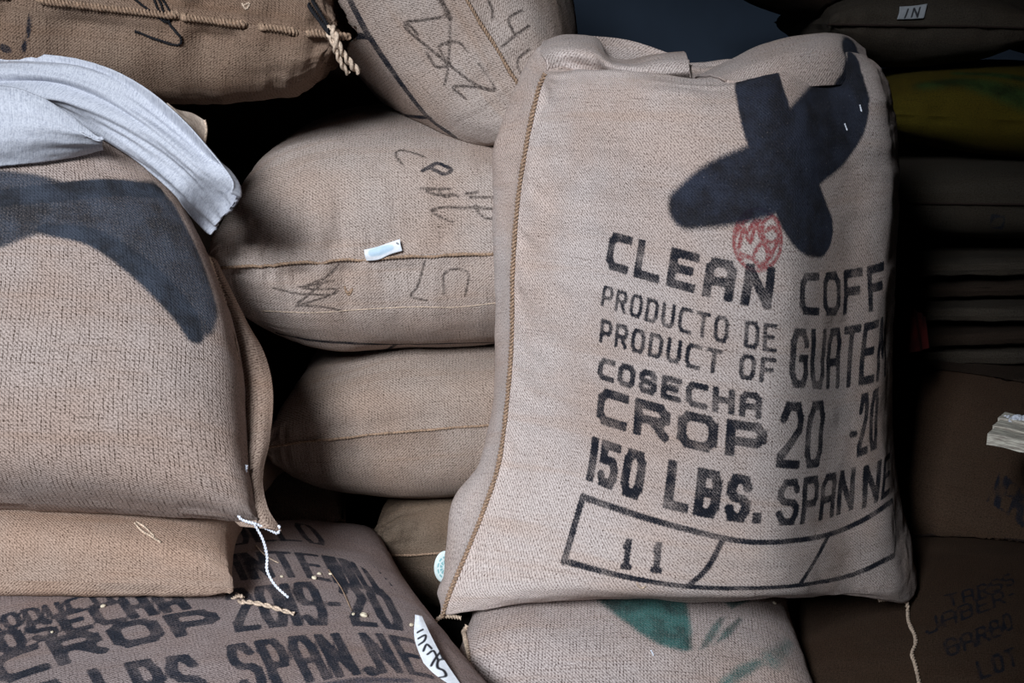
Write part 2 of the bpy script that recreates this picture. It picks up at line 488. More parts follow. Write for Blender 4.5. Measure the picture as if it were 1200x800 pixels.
M_thread = plain('cotton_thread_white', (222, 226, 238), .9, .08, 200)
M_black = plain('black_string', (26, 26, 30), .8, .2, 200)
M_bean = plain('parchment_bean', (206, 194, 172), .7, .12, 150)
M_paper = plain('white_paper', (226, 230, 238), .7, .03, 60)
M_teal = plain('teal_print', (110, 176, 188), .7, .06, 80)
M_mark = plain('marker_ink', (24, 24, 32), .7, .1, 80)
M_wood = plain('weathered_board', (212, 196, 184), .8, .28, 30, .001, stretch=(1, 12, 12))
M_wall = plain('painted_concrete_wall', (52, 63, 78), .9, .06, 3, .002)
M_floor = plain('concrete_floor', (58, 53, 50), .9, .2, 6, .002)
M_red = plain('red_cloth', (58, 15, 14), .95, .2, 30)

# ------------------------------------------------------------------ shape helpers
def rope_mesh(pts, r, pitch=.012, plies=2, sides=6, step=.0018, fray=0.0, seed=0):
    """twisted cord along a polyline"""
    P = np.array([tuple(p) for p in pts], float)
    L = np.r_[0, np.cumsum(np.linalg.norm(np.diff(P, axis=0), axis=1))]
    n = max(4, int(L[-1] / step)); s = np.linspace(0, L[-1], n)
    Q = np.stack([np.interp(s, L, P[:, k]) for k in range(3)], 1)
    for _ in range(3):
        Q[1:-1] = (Q[:-2] + 2 * Q[1:-1] + Q[2:]) / 4
    T = np.gradient(Q, axis=0); T /= np.maximum(np.linalg.norm(T, axis=1, keepdims=True), 1e-9)
    up = np.array([.13, -.8, .55]); N = np.cross(T, up); N /= np.maximum(np.linalg.norm(N, axis=1, keepdims=True), 1e-6); B = np.cross(T, N)
    V, F = [], []
    rad = r * (1 + .5 * (vnoise(s * 70, s * 0 + seed, seed) - .5))
    for p in range(plies):
        a = 2 * np.pi * s / pitch + p * 2 * np.pi / plies
        off = r * .5 if plies > 1 else 0
        Cn = Q + off * (np.cos(a)[:, None] * N + np.sin(a)[:, None] * B)
        rr = rad * (.62 if plies > 1 else 1.0)
        base = len(V) * 0 + sum(len(v) for v in V)
        th = np.linspace(0, 2 * np.pi, sides, endpoint=False)
        ring = Cn[:, None, :] + rr[:, None, None] * (np.cos(th)[None, :, None] * N[:, None, :] + np.sin(th)[None, :, None] * B[:, None, :])
        V.append(ring.reshape(-1, 3))
        i = np.arange(n - 1)[:, None] * sides; j = np.arange(sides)[None, :]; j2 = (j + 1) % sides
        F.append(np.stack([i + j, i + j2, i + sides + j2, i + sides + j], -1).reshape(-1, 4) + base)
    return mesh_from(np.concatenate(V), np.concatenate(F), True, name='twine')

def on_body(body, pxs, lift=.002, n=6):
    out = []
    for p in spline2(pxs, n):
        loc, nn, _ = body.hit(*p)
        out.append(loc + nn * lift)
    return out

def pillow(A, B, Ht, Hb, loc, rot, ex=.75, ey=.75, pull=.09, res=(150, 130), seed=1, pucker=.006, lump=.012, warp=None, reach=.075):
    """a stuffed sack: two square sheets sewn round the edge and blown up. top sheet +z"""
    R = Euler([math.radians(a) for a in rot], 'XYZ').to_matrix()
    R = np.array(R); loc = np.array(loc, float)
    s = np.linspace(-1, 1, res[0]); t = np.linspace(-1, 1, res[1])
    Sg, Tg = np.meshgrid(s, t)
    a = np.pi / 2
    grids = []
    for side, H in ((1, Ht), (-1, Hb)):
        cs, ct = np.cos(Sg * a) ** ex, np.cos(Tg * a) ** ey
        cs = np.nan_to_num(cs); ct = np.nan_to_num(ct)
        x = A * np.sin(Sg * a) * (1 - pull * np.cos(Tg * a) ** 2 * np.abs(np.sin(Sg * a)) ** 3 + .0)
        y = B * np.sin(Tg * a) * (1 - pull * np.cos(Sg * a) ** 2 * np.abs(np.sin(Tg * a)) ** 3)
        z = side * H * cs * ct
        # lumps of beans, folds puckering away from the seams
        z = z * (1 + lump / .15 * 2.0 * fbm(Sg * 2.3 + seed * 3.1 + side, Tg * 2.3 + seed, seed, 2))
        P = np.stack([x, y, z], -1)
        n = normals_of(P) * side
        u, v = Sg * A * 1.22, Tg * B * 1.22
        def pk(along, dist, sd):
            w = fbm(along * 34, dist * 5, sd, 3) - .22
            return pucker * 2.6 * w * np.exp(-dist / reach) * smooth(0, .012, dist)
        d = pk(u, (1 - np.abs(Tg)) * B * 1.22, seed + (Tg > 0) * 5) + pk(v, (1 - np.abs(Sg)) * A * 1.22, seed + 9 + (Sg > 0) * 5)
        d = d + .0045 * fbm(u * 18, v * 18, seed + 31, 3) * np.minimum(cs, ct)
        P = P + n * d[..., None]
        if warp is not None: P = warp(P, Sg, Tg, side)
        P = P @ R.T + loc
        P[..., 2] = np.maximum(P[..., 2], .002)
        mr, mc = P.shape[0] // 2, P.shape[1] // 2
        au = np.r_[0, np.cumsum(np.linalg.norm(np.diff(P[mr], axis=0), axis=1))]; av = np.r_[0, np.cumsum(np.linalg.norm(np.diff(P[:, mc], axis=0), axis=1))]
        uu, vv = np.meshgrid(au - au[mc], av - av[mr])
        UV = np.stack([uu + 40, vv + (20 if side > 0 else 30)], -1)
        grids.append((P, UV, side < 0))
    b = Body(grids)
    b.res = res
    b.edge = lambda e, lo=-1, hi=1, off=.0055: edge_line(b, e, lo, hi, off)
    return b

def edge_line(b, e, lo, hi, off):
    P = b.grids[0][0]; Rn, Cn = P.shape[:2]
    row = {'front': P[0], 'back': P[-1], 'left': P[:, 0], 'right': P[:, -1]}[e]
    inn = {'front': P[6], 'back': P[-7], 'left': P[:, 6], 'right': P[:, -7]}[e]
    c = P.reshape(-1, 3).mean(0)
    n = len(row); i0, i1 = int((lo + 1) / 2 * (n - 1)), int((hi + 1) / 2 * (n - 1))
    q = b.grids[1][0]; inn2 = {'front': q[6], 'back': q[-7], 'left': q[:, 6], 'right': q[:, -7]}[e]
    mid = (inn + inn2) / 2; d = row - mid; d /= np.maximum(np.linalg.norm(d, axis=1, keepdims=True), 1e-6)
    return list((row + d * off)[i0:i1 + 1])

def sheet(ctrl, R, Cn, thick=.002, mat=None, bumpf=None, uvscale=None, flip=False):
    """cloth sheet through a control grid of world points, with thickness"""
    K = np.array([[tuple(p) for p in r] for r in ctrl], float)
    P = np.einsum('ri,ijk->rjk', crm(K.shape[0], R, False), K)
    P = np.einsum('cj,rjk->rck', crm(K.shape[1], Cn, False), P)
    n = normals_of(P)
    du = np.linalg.norm(np.diff(P, axis=1), axis=2).mean(0); dv = np.linalg.norm(np.diff(P, axis=0), axis=2).mean(1)
    U, V = np.meshgrid(np.r_[0, np.cumsum(du)], np.r_[0, np.cumsum(dv)])
    if bumpf is not None: P = P + n * bumpf(U, V, P)[..., None]
    n = normals_of(P)
    back = P - n * thick
    UV = np.stack([U + 50, V + 50], -1)
    F = [gridfaces(R, Cn, 0, flip), gridfaces(R, Cn, R * Cn, not flip)]
    top = np.arange(R * Cn).reshape(R, Cn); rim = np.concatenate([top[0], top[1:, -1], top[-1, -2::-1], top[-2:0:-1, 0]])
    r2 = np.roll(rim, -1); q = np.stack([r2, rim, rim + R * Cn, r2 + R * Cn], -1)
    F.append(q[:, ::-1] if flip else q)
    Vv = np.concatenate([P.reshape(-1, 3), back.reshape(-1, 3)])
    return mesh_from(Vv, np.concatenate(F), True, np.concatenate([UV.reshape(-1, 2)] * 2), np.zeros((len(Vv), 4)), 'cloth'), P, UV

def box_mesh(x0, x1, y0, y1, z0, z1):
    V = [(x, y, z) for z in (z0, z1) for y in (y0, y1) for x in (x0, x1)]
    F = [(0, 2, 3, 1), (4, 5, 7, 6), (0, 1, 5, 4), (2, 6, 7, 3), (0, 4, 6, 2), (1, 3, 7, 5)]
    return mesh_from(V, F, False)

def sack(label, body, mat, group=None, seams=(), part='burlap_body', mat_rope=None, rope_r=.0024):
    c = body.V.mean(0); z = body.V[:, 2].min()
    t = thing('coffee_sack', label, 'sack', Vector((c[0], c[1], z)), group)
    o = obj(part, body.mesh(), mat, t)
    for pts in seams:
        obj('seam_stitching', rope_mesh(pts, rope_r, .011, seed=int(abs(pts[0][0]) * 1000)), mat_rope or M_ropedk, t)
    return t

# ------------------------------------------------------------------ the setting
def struct(name, me, mat):
    o = obj(name, me, mat); o['kind'] = 'structure'; return o
BLOCK_EDGE = -.46  # opening edge of the added wall, set to hold daylight off the right
struct('floor', box_mesh(-6, 4, -7, 2.4, -.1, 0), M_floor)
struct('wall_back', box_mesh(-4, 4, 2.2, 2.4, 0, 3.2), M_wall)
struct('ceiling', box_mesh(-4.2, 4, -2.75, 2.4, 3.2, 3.3), M_floor)
struct('wall_right', box_mesh(2.6, 2.8, -2.75, 2.2, 0, 3.2), M_wall)
struct('wall_left', box_mesh(-4.2, -4, -2.75, 2.4, 0, 3.2), M_wall)
struct('added_wall_front', box_mesh(BLOCK_EDGE, 2.8, -2.75, -2.6, 0, 3.2), M_wall)  # unseen wall added to block daylight from the heap at right
struct('added_wall_front_left', box_mesh(-4.2, -2.9, -2.75, -2.6, 0, 3.2), M_wall)  # rest of the added wall, left of its opening
struct('added_wall_front_header', box_mesh(-2.9, BLOCK_EDGE, -2.75, -2.6, 2.85, 3.2), M_wall)  # rest of the added wall, above its opening

# ------------------------------------------------------------------ the upright sack (hero)
HX = [  # rows top to bottom; each: seam, 5 front columns, right silhouette, right back, back, left back, left silhouette   (photo x, photo y, depth)
 [(641,86,.12),(705,84,.03),(772,86,-.02),(843,90,-.03),(908,78,.0),(965,60,.06),(1012,70,.16),(1000,60,.27),(880,66,.33),(720,56,.33),(634,58,.27)],
 [(632,106,.12),(700,104,.02),(772,108,-.05),(845,112,-.07),(915,104,-.05),(975,92,.02),(1034,96,.16),(1022,95,.31),(860,95,.37),(700,90,.36),(607,103,.26)],
 [(619,160,.12),(694,156,.01),(770,160,-.08),(847,166,-.11),(921,166,-.10),(988,156,-.01),(1045,155,.15),(1030,155,.33),(850,160,.40),(690,150,.38),(582,172,.25)],
 [(607,236,.12),(690,238,.01),(769,246,-.09),(848,256,-.13),(925,258,-.12),(992,248,-.02),(1046,238,.15),(1030,240,.34),(845,240,.42),(680,235,.39),(580,236,.25)],
 [(601,320,.12),(684,330,.0),(766,346,-.10),(846,360,-.14),(924,366,-.13),(990,356,-.03),(1041,340,.14),(1025,340,.34),(840,340,.42),(680,330,.39),(584,320,.25)],
 [(600,398,.12),(682,413,.0),(765,432,-.10),(845,448,-.14),(922,455,-.13),(988,446,-.03),(1038,428,.14),(1022,430,.33),(840,430,.42),(670,420,.39),(584,400,.25)],
 [(594,474,.12),(680,493,.0),(764,516,-.10),(844,535,-.14),(920,545,-.13),(988,538,-.03),(1036,518,.14),(1022,520,.33),(838,520,.42),(660,510,.39),(579,474,.25)],
 [(584,545,.11),(670,559,.0),(758,586,-.10),(840,606,-.14),(916,613,-.13),(986,600,-.03),(1042,572,.14),(1026,580,.32),(835,590,.42),(640,580,.38),(563,540,.24)],
 [(566,600,.09),(655,616,-.02),(748,640,-.11),(836,655,-.15),(916,658,-.14),(989,643,-.04),(1048,618,.13),(1030,625,.32),(830,640,.42),(620,620,.37),(532,585,.22)],
 [(546,650,.07),(638,665,-.04),(738,682,-.12),(833,692,-.15),(916,691,-.14),(991,679,-.05),(1054,657,.12),(1036,660,.32),(830,680,.42),(605,670,.36),(525,640,.20)],
 [(527,695,.05),(624,700,-.04),(730,703,-.10),(830,707,-.12),(915,705,-.11),(992,701,-.04),(1060,690,.11),(1042,690,.30),(830,700,.40),(600,700,.34),(524,680,.17)],
 [(519,720,.05),(624,716,-.01),(730,706,-.04),(830,708,-.05),(915,705,-.04),(992,705,.0),(1062,703,.11),(1040,706,.27),(830,706,.36),(600,712,.30),(524,706,.15)],
]
def hero_body():
    turn = {5: .022, 6: -.045}                  # how far round the right flank has turned
    K = np.array([[tuple(at(p[0], p[1], p[2] + (turn.get(j, 0) if 0 < i < 11 else 0))) for j, p in enumerate(row)] for i, row in enumerate(HX)])
    for r in K:                                   # the hidden back hangs level with the front
        z0, z6 = r[0, 2], r[6, 2]
        r[7, 2], r[8, 2], r[9, 2] = z6, (z0 + z6) / 2, z0
    for r in K[-2:]: r[10, 2] = r[0, 2]
    cb = K[-1].mean(0); ct = K[0].mean(0)
    zb = K[-1][1:6, 2].mean() + .006; K[-1][1:6, 2] += .010; K[-2][1:6, 2] += .008
    def toward(row, c, f, z=None, dz=0):
        q = row * (1 - f) + c * f
        if z is not None: q[:, 2] = z
        q[:, 2] += dz
        return q
    top1 = toward(K[0], ct, .16); top1[:, 2] -= .004; top2 = toward(K[0], ct, .5, ct[2] - .035); top3 = toward(K[0], ct, .97, ct[2] - .045)
    bot1 = toward(K[-1], cb, .2, zb); bot2 = toward(K[-1], cb, .97, zb)
    K = np.concatenate([[top3, top2, top1], K, [bot1, bot2]])
    nr, nc = 430, 460
    Mr = crm(K.shape[0], nr, False)
    P = np.einsum('ri,ijk->rjk', Mr, K)
    # columns: sample the front far more densely than the hidden back; the seam column is a crease
    nk = K.shape[1]; knots = np.concatenate([np.linspace(0, 6.4, nc - 90), np.linspace(6.4, nk, 91)[1:]])
    Kp = np.concatenate([P, P[:, :1]], axis=1)
    Mc = np.zeros((len(knots), nk + 1))
    for i, u in enumerate(knots):
        k = min(int(u), nk - 1); f = u - k
        w = (-.5 * f + f * f - .5 * f ** 3, 1 - 2.5 * f * f + 1.5 * f ** 3, .5 * f + 2 * f * f - 1.5 * f ** 3, -.5 * f * f + .5 * f ** 3)
        for j, ww in zip((k - 1, k, k + 1, k + 2), w):
            if j < 0: Mc[i, 0] += 2 * ww; Mc[i, 1] -= ww
            elif j > nk: Mc[i, nk] += 2 * ww; Mc[i, nk - 1] -= ww
            else: Mc[i, j] += ww
    P = np.einsum('cj,rjk->rck', Mc, Kp)
    mid = P[60:-60]
    du = np.linalg.norm(np.diff(mid, axis=1), axis=2).mean(0); dv = np.linalg.norm(np.diff(P[:, 40:260], axis=0), axis=2).mean(1)
    U, V = np.meshgrid(np.r_[0, np.cumsum(du)], np.r_[0, np.cumsum(dv)])
    n = normals_of(P)
    if (n[200, 150] @ np.array([0, -1, 0])) < 0: n = -n
    # slack wrinkles: long flat ripples across the top, puckers along the seam, lumps of beans
    vt = V - V[60, 0]
    d = .015 * fbm(U * 3.4, V * 30, 3, 3) * (np.exp(-np.maximum(vt, 0) / .16) + .22)
    d += .009 * fbm(U * 6 + V * 3, V * 6, 8, 3)
    vb = V[-60, 0] - V
    d += .009 * fbm(U * 13, V * 26 + U * 4, 18, 3) * np.exp(-np.maximum(vb, 0) / .07)
    d += .013 * (fbm(U * 10, V * 26 - U * 12, 12, 3) - .1) * np.exp(-np.abs(U) / .07) * smooth(0, .015, U)
    d += .0028 * fbm(U * 26, V * 26, 21, 2)
    d *= smooth(0, .022, U) * smooth(0, .03, U.max() - U)
    P = P + n * d[..., None]
    UV = np.stack([U + 40, 20 - V], -1)
    flip = np.cross(P[200, 151] - P[200, 150], P[201, 150] - P[200, 150]) @ np.array([0, -1, 0]) < 0
    b = Body([(P, UV, bool(flip))])
    return b

hero = hero_body()
# every other stuffed sack, before anything is printed on them
emb = pillow(.30, .27, .17, .13, (.20, .13, .132), (0, 0, -4), ex=.5, ey=.55, seed=4, pucker=.004)
def big_warp(P, Sg, Tg, side):
    P = P.copy()
    P[..., 0] -= .25 * smooth(-.25, 1.0, Tg) * smooth(-.2, 1, Sg)
    P[..., 1] -= .06 * smooth(.3, 1, Sg) * smooth(.2, 1, Tg)
    return P
prt = pillow(.50, .46, .19, .16, (-.57, -.06, .162), (0, 0, 20), seed=21, pucker=.006, ex=.5, ey=.5, res=(270, 250))
low = pillow(.46, .34, .11, .05, (-.87, .20, .375), (0, 0, 0), seed=23, pucker=.004, ex=.42, ey=.42)
big = pillow(.49, .34, .20, .15, (-.865, .10, .735), (52, 0, 0), seed=25, pucker=.004, ex=.6, ey=.6, res=(230, 210), warp=big_warp)
mid3 = pillow(.36, .36, .15, .21, (.08, .74, .215), (0, 0, 0), seed=17, pucker=.020, reach=.10, ex=.6, ey=.6)
stub = pillow(.28, .26, .10, .12, (-.60, .72, .255), (0, 4, 0), seed=18, pucker=.012, ex=.6, ey=.6, res=(90, 80))
mid2 = pillow(.36, .38, .14, .185, (-.08, .68, .478), (0, -4, 0), seed=15, pucker=.008, ex=.55, ey=.6)
mid1 = pillow(.345, .40, .24, .23, (-.175, .65, .80), (0, -3, 0), seed=11, pucker=.012, reach=.11, res=(260, 240), ex=.62, ey=.68)
topl = pillow(.44, .21, .16, .16, (-.70, .37, 1.215), (0, 6.5, 0), seed=31, pucker=.020, reach=.12, ex=.62, ey=.66)
topm = pillow(.34, .40, .18, .26, (-.124, .69, 1.29), (0, 58, 0), seed=33, pucker=.007, res=(260, 240), ex=.62, ey=.66)
# they lie on one another: cloth yields at every contact
touch(hero, emb, 2, 1)
touch(low, prt, 2, 1); touch(big, low, 2, 1); touch(big, prt, 2, 1)
touch(mid3, emb, 1, 1); touch(mid3, prt, 1, 1); touch(mid3, hero, 1, 1)
touch(stub, prt, 2, 1); touch(stub, mid3, 0, -1); touch(stub, low, 1, 1); touch(stub, big, 1, 1)
touch(emb, prt, 0, 1)
touch(mid2, mid3, 2, 1); touch(mid2, hero, 1, 1); touch(mid2, stub, 2, 1); touch(mid2, big, 1, 1)
touch(mid1, mid2, 2, 1); touch(mid1, hero, 1, 1); touch(mid1, big, 1, 1)
touch(topl, big, 2, 1); touch(topl, mid1, 2, 1)
touch(topm, mid1, 2, 1); touch(topm, hero, 1, 1); touch(topm, topl, 1, 1)

# row added behind in near-black cloth so the gaps stay dark
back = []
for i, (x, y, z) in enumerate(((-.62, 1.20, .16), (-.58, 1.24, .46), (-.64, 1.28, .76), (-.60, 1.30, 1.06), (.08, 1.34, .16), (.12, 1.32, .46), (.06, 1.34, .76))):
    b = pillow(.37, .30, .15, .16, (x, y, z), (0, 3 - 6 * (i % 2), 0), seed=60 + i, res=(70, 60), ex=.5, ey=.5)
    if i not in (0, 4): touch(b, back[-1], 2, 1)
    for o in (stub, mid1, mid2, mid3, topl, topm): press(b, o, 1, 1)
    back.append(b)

# --- its printing
text(hero, 'CLEAN', [(709,314),(800,340),(903,363)], [(714,271),(805,294),(909,313)], .0125, gap=.26)
text(hero, 'COFFEE', [(936,368),(985,368),(1034,361)], [(938,319),(985,318),(1032,307)], .0115, gap=.2) if False else None
text(hero, 'COFF', [(936,368),(985,369),(1036,360)], [(938,319),(987,317),(1036,306)], .0115, gap=.22)
text(hero, 'PRODUCTO DE', [(704,358),(805,391),(910,413)], [(708,334),(810,362),(911,380)], .0052, gap=.3)
text(hero, 'PRODUCT OF', [(702,401),(805,430),(908,450)], [(705,373),(810,402),(910,420)], .0058, gap=.3)
text(hero, 'GUATEM', [(925,453),(980,455),(1038,440)], [(927,384),(980,384),(1040,364)], .0112, gap=.16)
text(hero, 'COSECHA', [(700,443),(795,472),(892,491)], [(703,418),(798,444),(893,461)], .0085, gap=.22)
text(hero, 'CROP', [(698,495),(795,522),(896,539)], [(702,453),(800,480),(900,497)], .0135, gap=.2)
text(hero, '20', [(909,547),(940,549),(963,546)], [(916,470),(942,471),(968,468)], .0125, gap=.22)
text(hero, '20', [(1004,536),(1016,531),(1029,524)], [(1008,462),(1019,459),(1031,452)], .0115, gap=.2)
stroke(hero, [(997,509),(1003,508)], .008, 0, False)
text(hero, '150 LBS.', [(687,562),(790,598),(890,613)], [(695,511),(795,541),(897,560)], .0135, gap=.2)
text(hero, 'SPAN', [(908,615),(955,611),(1000,596)], [(914,562),(958,557),(1003,547)], .0112, gap=.16)
text(hero, 'NE', [(1010,596),(1024,590),(1042,578)], [(1012,546),(1026,541),(1043,530)], .0105, gap=.2)
stroke(hero, [(683,582),(742,602),(805,620),(880,635),(959,629),(1010,610),(1046,586)], .0085)
stroke(hero, [(661,657),(730,675),(805,687),(880,689),(940,685),(1000,673),(1048,650)], .0075)
stroke(hero, [(683,582),(672,620),(661,657)], .0105)
stroke(hero, [(848,630),(830,664),(806,687)], .0072)
stroke(hero, [(971,627),(955,657),(938,684)], .0072)
stroke(hero, [(1046,586),(1050,620),(1048,650)], .006)
text(hero, '!!', [(725,666),(777,672)], [(729,630),(781,636)], .0082, gap=.55)
# spray-painted cross
spray(hero, [(985,75),(975,120),(950,165),(905,205),(850,225),(805,244)], [.022,.045,.060,.052,.046,.030], .022)
spray(hero, [(890,98),(905,150),(925,200),(945,250),(962,272)], [.040,.044,.046,.050,.034], .010)
spray(hero, [(1000,70),(1002,120),(985,160),(960,190)], [.014,.030,.034,.03], .012)
# round red stamp
_c = (888,281)
stroke(hero, [(_c[0] + 28 * math.cos(a), _c[1] + 36 * math.sin(a)) for a in np.linspace(0, 6.283, 17)], .0046, 2)
stroke(hero, [(_c[0] + 16 + 11 * math.cos(a), _c[1] - 12 + 15 * math.sin(a)) for a in np.linspace(0, 6.283, 11)], .0046, 2)
for q in ([(866,290),(872,268),(879,284),(886,262),(892,280)], [(878,268),(886,258),(894,262),(890,274)], [(884,296),(894,284),(904,296),(912,282)], [(868,298),(880,302),(892,310),(904,300)], [(898,270),(906,266),(912,274)], [(862,276),(870,262),(880,252)], [(896,284),(900,300),(896,312)]):
    stroke(hero, q, .0052, 2)

t_hero = sack('upright pale burlap sack stencilled in black with a spray-painted dark cross', hero, M_hero)
obj('seam_stitching', rope_mesh(on_body(hero, [(640,88),(632,106),(620,160),(608,236),(602,320),(601,398),(595,474),(585,545),(567,600),(547,650),(528,695),(518,722)], 0.0026, 10), .0040, .012, seed=3), M_ropedk, t_hero)

# folded mouth of the sack on top
def A3(*ps): return [at(*p) for p in ps]
near_lip = [(636,52,.24),(660,44,.27),(690,44,.27),(702,50,.24),(708,66,.17),(735,72,.13),(768,65,.12),(802,62,.12)]
near_in = [(638,50,.27),(661,46,.30),(689,49,.29),(699,57,.26),(706,71,.20),(735,76,.16),(768,70,.15),(801,67,.15)]
near_mid = [(634,62,.17),(662,58,.155),(694,62,.125),(708,70,.09),(724,77,.065),(748,78,.05),(778,72,.045),(806,70,.045)]
near_low = [(640,74,.13),(668,74,.15),(700,80,.12),(718,84,.07),(736,86,.05),(758,86,.035),(784,84,.025),(808,82,.025)]
tuck = [(640,90,.14),(676,88,.15),(704,90,.12),(722,92,.08),(738,92,.06),(758,91,.05),(784,90,.04),(808,90,.04)]
me, *_ = sheet([A3(*r) for r in (near_in, near_lip, near_mid, near_low, tuck)], 80, 150, .003, bumpf=lambda U, V, P: .004 * fbm(U * 22 + V * 10, V * 30, 4, 3))
obj('mouth_fold', me, M_hero, t_hero)
me, *_ = sheet([A3((694,43,.275),(720,45,.30),(745,50,.31),(772,59,.31),(808,72,.29)), A3((697,58,.27),(720,62,.29),(745,66,.30),(772,72,.30),(808,80,.28)), A3((700,80,.23),(720,86,.25),(748,90,.26),(775,90,.26),(810,92,.25))], 40, 60, .003, bumpf=lambda U, V, P: .003 * fbm(U * 22, V * 30, 14, 3))
obj('mouth_fold', me, M_hero, t_hero)
shoulder = [
 A3((815,92,.14),(850,76,.2),(890,58,.24),(935,46,.26),(985,44,.26),(1012,62,.26)),
 A3((825,90,.04),(858,72,.08),(898,54,.12),(940,44,.14),(985,42,.16),(1014,60,.2)),
 A3((840,92,-.02),(868,82,-.01),(905,70,.01),(945,58,.05),(985,56,.09),(1018,78,.16)),
 A3((848,95,-.035),(878,95,-.03),(908,90,-.02),(940,84,.0),(982,80,.05),(1024,90,.15)),
 A3((850,97,-.03),(880,99,-.025),(912,98,-.02),(935,102,-.015),(980,100,.04),(1027,100,.16)),
]
me, PS, UVS = sheet(shoulder, 60, 110, .003, bumpf=lambda U, V, P: .004 * fbm(U * 14 + V * 9, V * 25, 24, 3))
# paint carried across the fold from the cross
col = np.zeros((PS.shape[0] * PS.shape[1] * 2, 4)); g = np.zeros(PS.shape[:2])
for p, r in (((1000, 60), .018), ((1002, 75), .021), ((1000, 90), .027), ((998, 103), .034), ((985, 106), .026)):
    q = np.array(at(p[0], p[1], .08)); g = np.maximum(g, smooth(0, 1, (r - np.hypot(PS[..., 0] - q[0], PS[..., 2] - q[2])) / .012 + .5))
col[:, 1] = np.r_[g.ravel(), g.ravel()]
me.attributes['ink'].data.foreach_set('color', col.astype(np.float32).ravel())
obj('mouth_fold', me, M_hero, t_hero)

# ------------------------------------------------------------------ things belonging to the upright sack
def cord(name, pts, r, mat, parent, pitch=.008, seed=0, plies=2):
    return obj(name, rope_mesh(pts, r, pitch, plies, seed=seed), mat, parent)
def pts_at(pxs, Y=None, n=6):
    """hand-placed cord through photo points with their own depth"""
    p = spline2(pxs, n)
    return [at(a, b, c) for a, b, c in p]
cord('corner_thread', pts_at([(540,724,.06),(528,722,.055),(516,723,.05),(508,731,.045),(506,742,.045),(508,752,.05)]), .004, M_rope, t_hero, .010, 5)

# ------------------------------------------------------------------ sack under the upright one, with a green emblem
polyfill(emb, [(700,704),(722,722),(748,742),(772,756),(800,764),(812,762),(811,735),(806,706),(806,700),(700,700)], 1, .014, .75)
polyfill(emb, [(818,762),(826,745),(842,722),(852,722),(838,748),(828,760)], 1, .010, .6)
polyfill(emb, [(834,758),(850,735),(866,722),(872,726),(856,746)], 1, .010, .6)
polyfill(emb, [(846,704),(858,714),(880,704),(876,700),(846,700)], 1, .010, .7)
spray(emb, [(850,800),(872,785),(890,776)], [.01, .012, .008], .02, .6)
spray(emb, [(905,772),(918,760),(926,752)], [.02, .014, .01], .03, .5)
t_emb = sack('pale sack with a green leaf emblem underneath the upright stencilled sack', emb, M_emb)
obj('seam_stitching', rope_mesh(emb.edge('front', -1, 1), .004, .012, seed=8), M_rope, t_emb)
cord('side_hem', on_body(emb, [(543,730),(546,745),(549,762),(551,780),(553,800)], .003), .004, M_rope, t_emb, .012, 9)

# ------------------------------------------------------------------ the middle stack
def q8(L, x0, y0, k): return [(x0 + a / k, y0 + b / k) for a, b in L]
def hand(body, L, x0, y0, k, sw, ch=3):
    for pl in L: stroke(body, q8(pl, x0, y0, k), sw, ch)
hand(mid1, [[(250,260),(190,175),(210,135),(260,130),(350,150),(460,190)]], 440, 160, 8, .0038)
hand(mid1, [[(440,320),(500,290),(580,250),(690,295),(710,320),(660,350),(620,345),(500,285)]], 440, 160, 8, .0062, 0)
hand(mid1, [[(420,485),(560,490),(700,490)], [(480,515),(600,550),(720,540),(780,560)], [(840,535),(960,520)], [(880,570),(1120,570)],
            [(520,690),(640,660),(800,670),(930,665),(1130,680)], [(520,690),(600,750),(720,800)], [(940,640),(950,700),(1030,760),(1140,770)], [(600,520),(640,560),(720,555)]], 440, 160, 8, .0038)
hand(mid1, [[(295,120),(250,170),(160,210),(220,195),(280,185)], [(145,205),(190,215),(285,215),(250,240),(140,275)], [(230,195),(180,240),(145,270),(220,275),(300,290)],
            [(60,210),(140,230),(240,235),(280,230)], [(510,125),(555,128)], [(595,110),(570,200),(545,240),(600,255)], [(660,235),(665,155),(745,155),(735,240)]], 300, 267, 3, .0034)
stroke(mid1, q8([(75,370),(200,395),(400,408),(600,408),(850,402)], 300, 267, 3), .0095)
stroke(mid1, q8([(490,410),(450,435),(400,455)], 300, 267, 3), .009)
stroke(mid1, q8([(845,405),(790,440)], 300, 267, 3), .009, 0, False)
t_mid1 = sack('bulging burlap sack with a white paper tag sewn into its seam', mid1, M_mid, seams=[mid1.edge('front')], rope_r=.0028)
cord('white_thread', on_body(mid1, q8([(20,290),(200,297),(350,287),(550,277),(700,278),(850,262)], 300, 267, 3), .0008), .0008, M_rope, t_mid1, .006)
cord('seam_tail', pts_at([(243,303,.17),(247,312,.13),(253,328,.10),(259,345,.09),(263,358,.08)]), .005, M_rope, t_mid1, .014, 11)
cord('seam_tail', pts_at([(262,355,.085),(267,380,.06),(273,402,.045),(280,424,.03)]), .0018, M_rope, t_mid1, .008, 12)
cord('seam_tail', pts_at([(263,352,.085),(269,376,.06),(276,398,.045),(279,412,.035)]), .0014, M_rope, t_mid1, .008, 13)

